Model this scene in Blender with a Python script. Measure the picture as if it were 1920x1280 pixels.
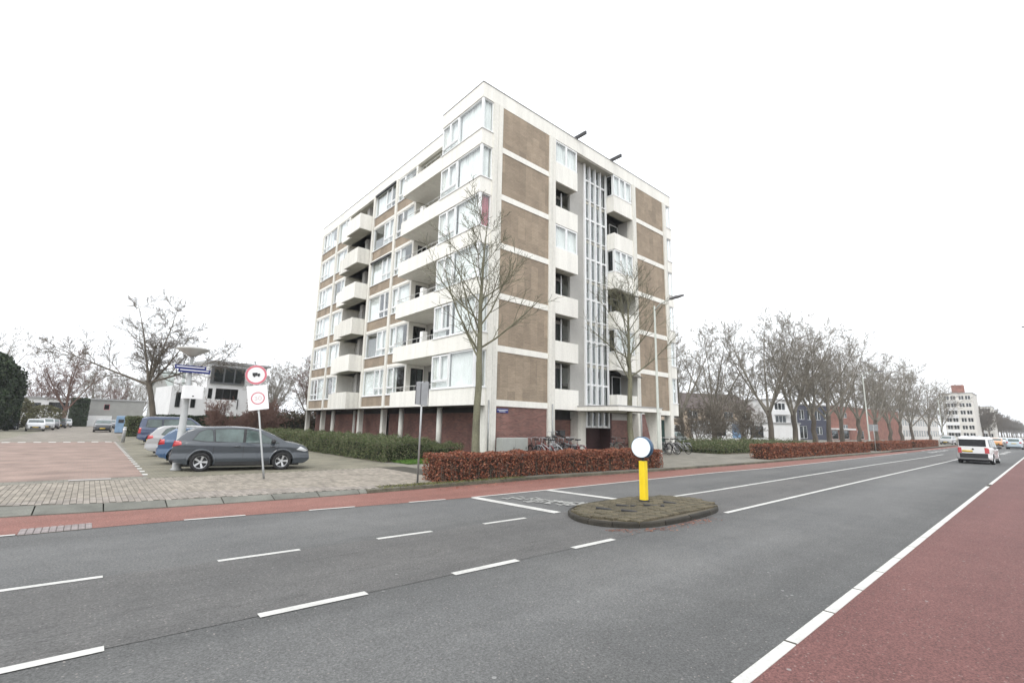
import bpy, math, random
import numpy as np
from mathutils import Vector, Matrix
R_ = math.radians
random.seed(7)
scene = bpy.context.scene
for o_ in list(bpy.data.objects): bpy.data.objects.remove(o_)
COL = scene.collection

# ------------------------------------------------------------------ camera
CAM_H = 1.92
yaw, pitch, roll = R_(41.449), R_(10.118), R_(1.159)
fw = Vector((math.sin(yaw)*math.cos(pitch), math.cos(yaw)*math.cos(pitch), math.sin(pitch)))
r0 = Vector((math.cos(yaw), -math.sin(yaw), 0)); u0 = r0.cross(fw)
rt = math.cos(roll)*r0 + math.sin(roll)*u0; up = -math.sin(roll)*r0 + math.cos(roll)*u0
cam = bpy.data.cameras.new('camera'); cam_o = bpy.data.objects.new('camera', cam); COL.objects.link(cam_o)
cam.sensor_width = 36; cam.lens = 36*881.5/1920; cam.clip_start = .05; cam.clip_end = 6000
m = Matrix((rt, up, -fw)).transposed().to_4x4(); m.translation = (0, 0, CAM_H); cam_o.matrix_world = m
scene.camera = cam_o

# ------------------------------------------------------------------ sky, sun, exposure (bright overcast)
SUN_EL, SUN_AZ = R_(48), R_(238)          # soft sun behind the photographer's left shoulder
w = bpy.data.worlds.new('World'); scene.world = w; w.use_nodes = True
nt = w.node_tree; bg = nt.nodes['Background']
sky = nt.nodes.new('ShaderNodeTexSky'); sky.sky_type = 'NISHITA'; sky.sun_disc = False
sky.sun_elevation = SUN_EL; sky.sun_rotation = SUN_AZ; sky.air_density = 1.2; sky.dust_density = 4.0; sky.ozone_density = 1.0
hs = nt.nodes.new('ShaderNodeHueSaturation'); hs.inputs['Saturation'].default_value = 0.10; hs.inputs['Value'].default_value = 1.0
# cloud deck: evens the clear-sky gradient out towards one flat grey-white
mx = nt.nodes.new('ShaderNodeMix'); mx.data_type = 'RGBA'; mx.inputs[0].default_value = 0.72
mx.inputs[7].default_value = (9.6, 9.9, 10.3, 1)
nt.links.new(sky.outputs[0], hs.inputs['Color']); nt.links.new(hs.outputs[0], mx.inputs[6])
nt.links.new(mx.outputs[2], bg.inputs['Color']); bg.inputs['Strength'].default_value = 0.15
sun = bpy.data.lights.new('sun', 'SUN'); sun.energy = 0.9; sun.angle = R_(25); sun.color = (1, .97, .92)
sun_o = bpy.data.objects.new('sun', sun); COL.objects.link(sun_o)
sd = Vector((math.sin(SUN_AZ)*math.cos(SUN_EL), math.cos(SUN_AZ)*math.cos(SUN_EL), math.sin(SUN_EL)))
sun_o.rotation_euler = sd.to_track_quat('Z', 'Y').to_euler(); sun_o.location = (0, -20, 40)
vs = scene.view_settings; vs.view_transform = 'Standard'; vs.look = 'None'; vs.exposure = 0.42; vs.gamma = 1; vs.use_curve_mapping = False

# ------------------------------------------------------------------ materials
MATS = {}
def nodes_of(name):
    mt = bpy.data.materials.new(name); mt.use_nodes = True
    n = mt.node_tree; return mt, n, n.nodes['Principled BSDF']
def mat(name, col, rough=.7, var=.12, scale=3., fine=0., fscale=60., bump=0., bscale=80., metal=0., spec=.5, stretch=(1,1,1), col2=None, island=0., coat=0., coords='Object'):
    if name in MATS: return MATS[name]
    mt, n, b = nodes_of(name); L = n.links
    b.inputs['Roughness'].default_value = rough; b.inputs['Metallic'].default_value = metal
    b.inputs['Specular IOR Level'].default_value = spec
    if coat: b.inputs['Coat Weight'].default_value = coat; b.inputs['Coat Roughness'].default_value = .04
    tc = n.nodes.new('ShaderNodeTexCoord'); mp = n.nodes.new('ShaderNodeMapping'); mp.inputs['Scale'].default_value = stretch
    L.new(tc.outputs[coords], mp.inputs['Vector'])
    c1 = tuple(max(0, x*(1-var)) for x in col); c2 = col2 or tuple(min(1, x*(1+var)) for x in col)
    nz = n.nodes.new('ShaderNodeTexNoise'); nz.inputs['Scale'].default_value = scale; nz.inputs['Detail'].default_value = 5; nz.inputs['Roughness'].default_value = .6
    L.new(mp.outputs[0], nz.inputs['Vector'])
    rp = n.nodes.new('ShaderNodeValToRGB'); rp.color_ramp.elements[0].position = .33; rp.color_ramp.elements[1].position = .67
    rp.color_ramp.elements[0].color = (*c1, 1); rp.color_ramp.elements[1].color = (*c2, 1)
    L.new(nz.outputs['Fac'], rp.inputs[0]); out = rp.outputs[0]
    if fine:
        n2 = n.nodes.new('ShaderNodeTexNoise'); n2.inputs['Scale'].default_value = fscale; n2.inputs['Detail'].default_value = 3
        L.new(tc.outputs[coords], n2.inputs['Vector'])
        mr = n.nodes.new('ShaderNodeMapRange'); mr.inputs[1].default_value = .3; mr.inputs[2].default_value = .7; mr.inputs[3].default_value = 1-fine; mr.inputs[4].default_value = 1+fine
        L.new(n2.outputs['Fac'], mr.inputs[0])
        mm = n.nodes.new('ShaderNodeMix'); mm.data_type = 'RGBA'; mm.blend_type = 'MULTIPLY'; mm.inputs[0].default_value = 1
        L.new(out, mm.inputs[6]); L.new(mr.outputs[0], mm.inputs[7]); out = mm.outputs[2]
    if island:
        g = n.nodes.new('ShaderNodeNewGeometry'); mr = n.nodes.new('ShaderNodeMapRange'); mr.inputs[3].default_value = 1-island; mr.inputs[4].default_value = 1+island
        L.new(g.outputs['Random Per Island'], mr.inputs[0])
        mm = n.nodes.new('ShaderNodeMix'); mm.data_type = 'RGBA'; mm.blend_type = 'MULTIPLY'; mm.inputs[0].default_value = 1
        L.new(out, mm.inputs[6]); L.new(mr.outputs[0], mm.inputs[7]); out = mm.outputs[2]
    L.new(out, b.inputs['Base Color'])
    if bump:
        n3 = n.nodes.new('ShaderNodeTexNoise'); n3.inputs['Scale'].default_value = bscale; n3.inputs['Detail'].default_value = 4
        L.new(tc.outputs[coords], n3.inputs['Vector'])
        bp = n.nodes.new('ShaderNodeBump'); bp.inputs['Strength'].default_value = bump; bp.inputs['Distance'].default_value = .02
        L.new(n3.outputs['Fac'], bp.inputs['Height']); L.new(bp.outputs[0], b.inputs['Normal'])
    MATS[name] = mt; return mt
def leafmat(name, cols, rough=.6):
    """leaf colour picked at random for every leaf"""
    if name in MATS: return MATS[name]
    mt, n, b = nodes_of(name); b.inputs['Roughness'].default_value = rough; b.inputs['Specular IOR Level'].default_value = .3
    g = n.nodes.new('ShaderNodeNewGeometry'); rp = n.nodes.new('ShaderNodeValToRGB'); rp.color_ramp.interpolation = 'CONSTANT'
    while len(rp.color_ramp.elements) < len(cols): rp.color_ramp.elements.new(.5)
    for i, c in enumerate(cols):
        rp.color_ramp.elements[i].position = i/len(cols); rp.color_ramp.elements[i].color = (*c, 1)
    n.links.new(g.outputs['Random Per Island'], rp.inputs[0]); n.links.new(rp.outputs[0], b.inputs['Base Color'])
    MATS[name] = mt; return mt
def brickmat(name, c1, c2, mortar, bw=.22, bh=.065, axis='W', rough=.85, msize=.012):
    """brick wall colours; axis W: wall seen along X (uses Y,Z), S: along Y (uses X,Z), F: floor (X,Y)"""
    if name in MATS: return MATS[name]
    mt, n, b = nodes_of(name); L = n.links; b.inputs['Roughness'].default_value = rough
    tc = n.nodes.new('ShaderNodeTexCoord'); sp = n.nodes.new('ShaderNodeSeparateXYZ'); cb = n.nodes.new('ShaderNodeCombineXYZ')
    L.new(tc.outputs['Object'], sp.inputs[0])
    L.new(sp.outputs[{'W': 1, 'S': 0, 'F': 0}[axis]], cb.inputs[0]); L.new(sp.outputs[{'W': 2, 'S': 2, 'F': 1}[axis]], cb.inputs[1])
    br = n.nodes.new('ShaderNodeTexBrick'); br.inputs['Scale'].default_value = 1; br.inputs['Brick Width'].default_value = bw; br.inputs['Row Height'].default_value = bh
    br.inputs['Mortar Size'].default_value = msize; br.inputs['Color1'].default_value = (*c1, 1); br.inputs['Color2'].default_value = (*c2, 1); br.inputs['Mortar'].default_value = (*mortar, 1)
    L.new(cb.outputs[0], br.inputs['Vector'])
    nz = n.nodes.new('ShaderNodeTexNoise'); nz.inputs['Scale'].default_value = .9; nz.inputs['Detail'].default_value = 6
    L.new(tc.outputs['Object'], nz.inputs['Vector'])
    mr = n.nodes.new('ShaderNodeMapRange'); mr.inputs[1].default_value = .3; mr.inputs[2].default_value = .7; mr.inputs[3].default_value = .75; mr.inputs[4].default_value = 1.2
    L.new(nz.outputs['Fac'], mr.inputs[0])
    mm = n.nodes.new('ShaderNodeMix'); mm.data_type = 'RGBA'; mm.blend_type = 'MULTIPLY'; mm.inputs[0].default_value = 1
    L.new(br.outputs['Color'], mm.inputs[6]); L.new(mr.outputs[0], mm.inputs[7]); L.new(mm.outputs[2], b.inputs['Base Color'])
    bp = n.nodes.new('ShaderNodeBump'); bp.inputs['Strength'].default_value = .4; bp.inputs['Distance'].default_value = .01
    L.new(br.outputs['Fac'], bp.inputs['Height']); bp.invert = True; L.new(bp.outputs[0], b.inputs['Normal'])
    MATS[name] = mt; return mt
def glassmat(name, tint=(.9, .95, .95), refl=.05):
    if name in MATS: return MATS[name]
    mt = bpy.data.materials.new(name); mt.use_nodes = True; n = mt.node_tree; n.nodes.clear()
    o = n.nodes.new('ShaderNodeOutputMaterial'); mix = n.nodes.new('ShaderNodeMixShader'); tr = n.nodes.new('ShaderNodeBsdfTransparent'); gl = n.nodes.new('ShaderNodeBsdfGlossy')
    # Schlick reflection, the same for either side of the sheet
    ge = n.nodes.new('ShaderNodeNewGeometry'); dt = n.nodes.new('ShaderNodeVectorMath'); dt.operation = 'DOT_PRODUCT'; n.links.new(ge.outputs['Normal'], dt.inputs[0]); n.links.new(ge.outputs['Incoming'], dt.inputs[1])
    ab = n.nodes.new('ShaderNodeMath'); ab.operation = 'ABSOLUTE'; n.links.new(dt.outputs['Value'], ab.inputs[0]); om = n.nodes.new('ShaderNodeMath'); om.operation = 'SUBTRACT'; om.inputs[0].default_value = 1; n.links.new(ab.outputs[0], om.inputs[1])
    fr = n.nodes.new('ShaderNodeMath'); fr.operation = 'POWER'; fr.inputs[1].default_value = 5; n.links.new(om.outputs[0], fr.inputs[0]); ad = n.nodes.new('ShaderNodeMath'); ad.operation = 'MULTIPLY_ADD'; ad.inputs[1].default_value = .9; ad.inputs[2].default_value = refl
    ad.use_clamp = True
    tr.inputs[0].default_value = (*tint, 1); gl.inputs['Roughness'].default_value = .02; gl.inputs[0].default_value = (.95, .97, 1, 1)
    n.links.new(fr.outputs[0], ad.inputs[0]); n.links.new(ad.outputs[0], mix.inputs[0]); n.links.new(tr.outputs[0], mix.inputs[1]); n.links.new(gl.outputs[0], mix.inputs[2]); n.links.new(mix.outputs[0], o.inputs[0])
    MATS[name] = mt; return mt

# ------------------------------------------------------------------ mesh helpers
class MB:
    def __init__(s): s.v = []; s.f = []
    def poly(s, pts):
        k = len(s.v); s.v += [tuple(p) for p in pts]; s.f.append(tuple(range(k, k+len(pts)))); return s
    def box(s, x0, x1, y0, y1, z0, z1, M=None):
        k = len(s.v); P = [(x0,y0,z0),(x1,y0,z0),(x1,y1,z0),(x0,y1,z0),(x0,y0,z1),(x1,y0,z1),(x1,y1,z1),(x0,y1,z1)]
        if M is not None: P = [tuple(M @ Vector(p)) for p in P]
        s.v += P; s.f += [tuple(k+i for i in q) for q in ((0,3,2,1),(4,5,6,7),(0,1,5,4),(1,2,6,5),(2,3,7,6),(3,0,4,7))]; return s
    def bev(s, x0, x1, y0, y1, z0, z1, b=.02):
        """box with chamfered top edges"""
        k = len(s.v); s.v += [(x0,y0,z0),(x1,y0,z0),(x1,y1,z0),(x0,y1,z0),(x0,y0,z1-b),(x1,y0,z1-b),(x1,y1,z1-b),(x0,y1,z1-b),(x0+b,y0+b,z1),(x1-b,y0+b,z1),(x1-b,y1-b,z1),(x0+b,y1-b,z1)]
        s.f += [tuple(k+i for i in q) for q in ((0,3,2,1),(8,9,10,11),(0,1,5,4),(1,2,6,5),(2,3,7,6),(3,0,4,7),(4,5,9,8),(5,6,10,9),(6,7,11,10),(7,4,8,11))]; return s
    def prism(s, poly, z0, z1):
        k = len(s.v); n = len(poly); s.v += [(p[0], p[1], z0) for p in poly] + [(p[0], p[1], z1) for p in poly]
        s.f.append(tuple(k+n+i for i in range(n))); s.f.append(tuple(k+n-1-i for i in range(n)))
        for i in range(n): j = (i+1) % n; s.f.append((k+i, k+j, k+n+j, k+n+i))
        return s
    def prism_axis(s, poly, a0, a1, axis='y'):
        """polygon (u,z) extruded along axis y or x"""
        k = len(s.v); n = len(poly)
        P = (lambda u, z, a: (u, a, z)) if axis == 'y' else (lambda u, z, a: (a, u, z))
        s.v += [P(u, z, a0) for u, z in poly] + [P(u, z, a1) for u, z in poly]
        s.f.append(tuple(k+i for i in range(n))); s.f.append(tuple(k+n+n-1-i for i in range(n)))
        for i in range(n): j = (i+1) % n; s.f.append((k+j, k+i, k+n+i, k+n+j))
        return s
    def tube(s, pts, rad, n=8, caps=True):
        pts = [Vector(p) for p in pts]; k = len(s.v); m_ = len(pts)
        if not hasattr(rad, '__len__'): rad = [rad]*m_
        ref = None
        for i, p in enumerate(pts):
            d = (pts[min(i+1, m_-1)] - pts[max(i-1, 0)])
            if d.length < 1e-9: d = Vector((0, 0, 1))
            d.normalize()
            if ref is None: ref = d.orthogonal().normalized()
            a = ref - d*ref.dot(d)
            a = a.normalized() if a.length > 1e-6 else d.orthogonal().normalized()
            ref = a; b = d.cross(a); r = rad[i]
            for j in range(n):
                t = 2*math.pi*j/n; q = p + a*(math.cos(t)*r) + b*(math.sin(t)*r); s.v.append((q.x, q.y, q.z))
        for i in range(m_-1):
            for j in range(n):
                j2 = (j+1) % n; s.f.append((k+i*n+j, k+i*n+j2, k+(i+1)*n+j2, k+(i+1)*n+j))
        if caps:
            s.f.append(tuple(k+n-1-j for j in range(n))); s.f.append(tuple(k+(m_-1)*n+j for j in range(n)))
        return s
    def lathe(s, prof, n=24, M=None, close=False):
        """profile (r,z) turned about z"""
        k = len(s.v); m_ = len(prof)
        for r, z in prof:
            for j in range(n):
                t = 2*math.pi*j/n; p = Vector((r*math.cos(t), r*math.sin(t), z))
                if M is not None: p = M @ p
                s.v.append(tuple(p))
        for i in range(m_-1 + (1 if close else 0)):
            i2 = (i+1) % m_
            for j in range(n):
                j2 = (j+1) % n; s.f.append((k+i*n+j, k+i*n+j2, k+i2*n+j2, k+i2*n+j))
        if not close:
            s.f.append(tuple(k+n-1-j for j in range(n))); s.f.append(tuple(k+(m_-1)*n+j for j in range(n)))
        return s
    def mesh(s, name, mt=None, smooth=False):
        me = bpy.data.meshes.new(name); me.from_pydata(s.v, [], s.f)
        if mt: me.materials.append(mt)
        if smooth: me.polygons.foreach_set('use_smooth', [True]*len(me.polygons))
        me.update(); return me
    def build(s, name, mt, parent=None, smooth=False): return link(name, s.mesh(name, mt, smooth), parent)
def inv_of(parent):
    return Matrix.Translation(-parent.location) if parent.get('_w') else Matrix()
def link(name, me, parent=None, loc=None, rotz=0.):
    o = bpy.data.objects.new(name, me); COL.objects.link(o)
    if loc is not None: o.location = loc
    if rotz: o.rotation_euler = (0, 0, rotz)
    if parent is not None:
        o.parent = parent
        if parent.get('_w'): o.matrix_parent_inverse = Matrix.Translation(-parent.location)
    return o
def tag(o, label=None, cat=None, group=None, kind=None):
    if label: o['label'] = label
    if cat: o['category'] = cat
    if group: o['group'] = group
    if kind: o['kind'] = kind
    return o
def thing(name, loc, label, cat, group=None, rotz=0., world=False):
    """Empty at a thing's base; world=True: its parts are modelled in world coordinates"""
    o = bpy.data.objects.new(name, None); COL.objects.link(o); o.location = loc; o.rotation_euler = (0, 0, rotz); o.empty_display_size = .2
    if world: o['_w'] = 1
    return tag(o, label, cat, group)
def copy_tree(o, parent=None):
    c = o.copy(); COL.objects.link(c); c.parent = parent
    for ch in list(o.children): copy_tree(ch, c)
    return c
def structure(o): o['kind'] = 'structure'; return o
def quads_mesh(name, V, mt):
    """V: (n,4,3) array of loose quads"""
    n = len(V); me = bpy.data.meshes.new(name); me.vertices.add(n*4); me.vertices.foreach_set('co', V.reshape(-1).astype(np.float32))
    me.loops.add(n*4); me.loops.foreach_set('vertex_index', np.arange(n*4, dtype=np.int32)); me.polygons.add(n); me.polygons.foreach_set('loop_start', np.arange(0, n*4, 4, dtype=np.int32))
    me.update(calc_edges=True); me.materials.append(mt); return me
rng = np.random.default_rng(11)
def leaf_quads(P, size, jitter=.4, aspect=.6, up=0.):
    """one small randomly turned leaf at every point"""
    n = len(P); nrm = rng.normal(size=(n, 3)); nrm[:, 2] += up; nrm /= np.linalg.norm(nrm, axis=1)[:, None]
    a = rng.normal(size=(n, 3)); a -= nrm*(a*nrm).sum(1)[:, None]; a /= np.linalg.norm(a, axis=1)[:, None]; b = np.cross(nrm, a)
    s = size*(1+jitter*rng.uniform(-1, 1, n))[:, None]
    return np.stack([P-a*s*.5, P+b*s*.5*aspect, P+a*s*.5, P-b*s*.5*aspect], axis=1)
# ------------------------------------------------------------------ material palette
def objrand(mt, amt):
    """tint varies from piece to piece"""
    n = mt.node_tree; b = n.nodes['Principled BSDF']; src = b.inputs['Base Color'].links[0].from_socket
    oi = n.nodes.new('ShaderNodeObjectInfo'); mr = n.nodes.new('ShaderNodeMapRange'); mr.inputs[3].default_value = 1-amt; mr.inputs[4].default_value = 1+amt
    mm = n.nodes.new('ShaderNodeMix'); mm.data_type = 'RGBA'; mm.blend_type = 'MULTIPLY'; mm.inputs[0].default_value = 1
    n.links.new(oi.outputs['Random'], mr.inputs[0]); n.links.new(src, mm.inputs[6]); n.links.new(mr.outputs[0], mm.inputs[7]); n.links.new(mm.outputs[2], b.inputs['Base Color']); return mt
def asphaltmat(name, col, warm, speck, crack=True, tracks=False):
    mt, n, b = nodes_of(name); L = n.links; b.inputs['Roughness'].default_value = .8; b.inputs['Specular IOR Level'].default_value = .35
    tc = n.nodes.new('ShaderNodeTexCoord')
    def noise(scale, detail=4, st=(1,1,1), rough=.6):
        mp = n.nodes.new('ShaderNodeMapping'); mp.inputs['Scale'].default_value = st; L.new(tc.outputs['Object'], mp.inputs[0])
        q = n.nodes.new('ShaderNodeTexNoise'); q.inputs['Scale'].default_value = scale; q.inputs['Detail'].default_value = detail; q.inputs['Roughness'].default_value = rough; L.new(mp.outputs[0], q.inputs[0]); return q.outputs['Fac']
    def rng_(s, a, c, lo, hi):
        q = n.nodes.new('ShaderNodeMapRange'); q.inputs[1].default_value = a; q.inputs[2].default_value = c; q.inputs[3].default_value = lo; q.inputs[4].default_value = hi; L.new(s, q.inputs[0]); return q.outputs[0]
    def mul(a, s, mode='MULTIPLY', f=1.):
        q = n.nodes.new('ShaderNodeMix'); q.data_type = 'RGBA'; q.blend_type = mode; q.inputs[0].default_value = f; L.new(a, q.inputs[6]); L.new(s, q.inputs[7]); return q.outputs[2]
    rp = n.nodes.new('ShaderNodeValToRGB'); rp.color_ramp.elements[0].position = .35; rp.color_ramp.elements[1].position = .65
    rp.color_ramp.elements[0].color = (*col, 1); rp.color_ramp.elements[1].color = (*warm, 1); L.new(noise(.35, 6), rp.inputs[0])
    c = rp.outputs[0]
    c = mul(c, rng_(noise(.6, 5, (.10, 1.3, 1)), .3, .7, .86, 1.13))      # worn wheel tracks run along the road
    if tracks:                                                            # grime along the gutters and lane lines, polished tracks between
        sp_ = n.nodes.new('ShaderNodeSeparateXYZ'); L.new(tc.outputs['Object'], sp_.inputs[0]); wn = noise(.5, 4, (.3, 1, 1))
        ad = n.nodes.new('ShaderNodeMath'); ad.operation = 'MULTIPLY_ADD'; ad.inputs[1].default_value = 1.1; L.new(wn, ad.inputs[0]); L.new(sp_.outputs[1], ad.inputs[2])
        tr = n.nodes.new('ShaderNodeValToRGB'); mrr = rng_(ad.outputs[0], 1.8, 13.2, 0, 1); L.new(mrr, tr.inputs[0]); el = tr.color_ramp.elements
        for i, (p_, v_) in enumerate(((.0, .78), (.10, .86), (.20, 1.12), (.27, 1.08), (.36, .86), (.46, .95), (.56, .90), (.70, 1.10), (.80, 1.0), (.9, .9))):
            e_ = el[i] if i < 2 else el.new(p_); e_.position = p_; e_.color = (v_, v_, v_, 1)
        c = mul(c, tr.outputs[0])
    c = mul(c, rng_(noise(2.2, 6), .3, .7, .92, 1.08))
    c = mul(c, rng_(noise(38, 3), .3, .7, 1-speck*1.6, 1+speck*1.6))
    vo = n.nodes.new('ShaderNodeTexVoronoi'); vo.inputs['Scale'].default_value = 85; L.new(tc.outputs['Object'], vo.inputs[0])
    sc_ = n.nodes.new('ShaderNodeSeparateColor'); L.new(vo.outputs['Color'], sc_.inputs[0])
    c = mul(c, rng_(sc_.outputs[0], 0, 1, 1-speck*1.9, 1+speck*1.9))
    # scattered pale aggregate
    v3 = n.nodes.new('ShaderNodeTexVoronoi'); v3.inputs['Scale'].default_value = 26; L.new(tc.outputs['Object'], v3.inputs[0]); s3 = n.nodes.new('ShaderNodeSeparateColor'); L.new(v3.outputs['Color'], s3.inputs[0])
    k1 = n.nodes.new('ShaderNodeMath'); k1.operation = 'LESS_THAN'; k1.inputs[1].default_value = .22; L.new(v3.outputs['Distance'], k1.inputs[0]); k2 = n.nodes.new('ShaderNodeMath'); k2.operation = 'GREATER_THAN'; k2.inputs[1].default_value = .82; L.new(s3.outputs[0], k2.inputs[0])
    k3 = n.nodes.new('ShaderNodeMath'); k3.operation = 'MULTIPLY'; L.new(k1.outputs[0], k3.inputs[0]); L.new(k2.outputs[0], k3.inputs[1]); k4 = n.nodes.new('ShaderNodeMath'); k4.operation = 'MULTIPLY'; k4.inputs[1].default_value = .35; L.new(k3.outputs[0], k4.inputs[0])
    mg = n.nodes.new('ShaderNodeMix'); mg.data_type = 'RGBA'; L.new(k4.outputs[0], mg.inputs[0]); L.new(c, mg.inputs[6]); mg.inputs[7].default_value = (.40, .36, .33, 1); c = mg.outputs[2]
    # pale specks: chippings, trodden gum
    v2 = n.nodes.new('ShaderNodeTexVoronoi'); v2.inputs['Scale'].default_value = 3.2; L.new(tc.outputs['Object'], v2.inputs[0])
    sp = n.nodes.new('ShaderNodeMath'); sp.operation = 'LESS_THAN'; sp.inputs[1].default_value = .06; L.new(v2.outputs['Distance'], sp.inputs[0])
    g2 = n.nodes.new('ShaderNodeMath'); g2.operation = 'MULTIPLY'; L.new(sp.outputs[0], g2.inputs[0]); L.new(rng_(noise(1.3, 2), .52, .6, 0, .55), g2.inputs[1])
    mq = n.nodes.new('ShaderNodeMix'); mq.data_type = 'RGBA'; L.new(g2.outputs[0], mq.inputs[0]); L.new(c, mq.inputs[6]); mq.inputs[7].default_value = (.33, .33, .32, 1); c = mq.outputs[2]
    if crack:
        wv = noise(.25, 5, (.25, 2.3, 1), .7); a1 = n.nodes.new('ShaderNodeMath'); a1.operation = 'SUBTRACT'; a1.inputs[1].default_value = .5; L.new(wv, a1.inputs[0])
        a2 = n.nodes.new('ShaderNodeMath'); a2.operation = 'ABSOLUTE'; L.new(a1.outputs[0], a2.inputs[0])
        c = mul(c, rng_(a2.outputs[0], 0, .006, .8, 1))
    L.new(c, b.inputs['Base Color'])
    bp = n.nodes.new('ShaderNodeBump'); bp.inputs['Strength'].default_value = .35; bp.inputs['Distance'].default_value = .01; L.new(noise(90, 4), bp.inputs['Height']); L.new(bp.outputs[0], b.inputs['Normal'])
    MATS[name] = mt; return mt
M_asph = asphaltmat('asphalt', (.103, .104, .103), (.123, .123, .120), .14, False, True)
M_asph2 = asphaltmat('asphalt_median', (.095, .094, .092), (.116, .113, .109), .14)
M_redR = asphaltmat('red_asphalt', (.133, .058, .053), (.152, .070, .063), .17, crack=False)
M_redL = asphaltmat('red_asphalt_faded', (.195, .088, .070), (.225, .108, .088), .14, crack=False)
M_paint = mat('road_paint', (.52, .515, .49), .6, .12, 2.5, .12, 30)
M_paintw = mat('worn_road_paint', (.30, .30, .285), .7, .25, 9, .2, 40)
M_kerb = objrand(mat('kerb_concrete', (.15, .15, .13), .9, .2, 2, .15, 40, .2), .18)
M_kerbd = objrand(mat('kerb_mossy', (.10, .095, .07), .9, .3, 3, .2, 40, .2), .2)
M_tile = objrand(mat('paving_brick', (.25, .222, .195), .9, .15, 1.2, .12, 30, .15), .22)
M_tile_bed = mat('paving_joint', (.055, .05, .038), .95, .2, 2)
M_pav = brickmat('pavement_slabs', (.19, .18, .152), (.23, .215, .18), (.11, .105, .075), .30, .30, 'F', .9, .008)
M_plat = brickmat('plateau_bricks', (.255, .178, .148), (.29, .21, .175), (.22, .17, .145), .21, .105, 'F', .9, .006)
M_street = brickmat('street_bricks', (.225, .20, .168), (.26, .23, .195), (.17, .155, .13), .21, .105, 'F', .9, .006)
M_park = brickmat('parking_bricks', (.19, .178, .135), (.23, .21, .16), (.12, .115, .075), .21, .105, 'F', .9, .008)
M_ground = mat('ground', (.16, .15, .12), .95, .25, .05, .2, 2)
M_earth = mat('earth', (.10, .085, .06), .95, .3, 1.5, .3, 20, .5, 30)
M_white = mat('facade_white', (.79, .775, .72), .75, .06, 1.1, .04, 8, .05, 60, stretch=(2.2, 2.2, .22))
M_whitew = mat('facade_weathered', (.69, .675, .62), .8, .11, 1.0, .06, 8, .05, 60, stretch=(3, 3, .18))
M_frame = mat('window_frame_white', (.78, .79, .79), .45, .03, 2)
M_conc = mat('soffit_concrete', (.42, .41, .35), .85, .12, .8, .06, 12)
M_greyw = mat('grey_render', (.42, .41, .385), .85, .08, .6, .05, 10)
M_dark = mat('dark_metal', (.03, .03, .032), .5, .2, 4)
M_core = mat('interior_wall', (.20, .19, .175), .9, .2, .7)
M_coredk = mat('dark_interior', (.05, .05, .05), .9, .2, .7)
M_curt = mat('curtain', (.84, .84, .82), .9, .06, 2)
M_curtr = mat('red_curtain', (.45, .12, .14), .9, .1, 2)
M_glass = glassmat('window_glass', (.968, .986, .984), .06)
M_glasss = glassmat('stair_glass', (.92, .95, .95), .13); M_glassd = glassmat('dark_glass', (.6, .64, .64), .05)
M_galv = mat('galvanised_steel', (.36, .37, .37), .45, .1, 5, 0, 60, 0, 80, .6)
M_rail = mat('balcony_rail', (.55, .55, .53), .5, .1, 4)
M_brickW = brickmat('brick_wall_west', (.13, .05, .04), (.26, .10, .078), (.21, .15, .13), axis='W')
M_brickS = brickmat('brick_wall_south', (.12, .048, .040), (.25, .10, .08), (.21, .15, .13), axis='S')
M_brickD = brickmat('dark_brick_wall', (.075, .030, .032), (.10, .04, .04), (.07, .05, .048), axis='S')
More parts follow.
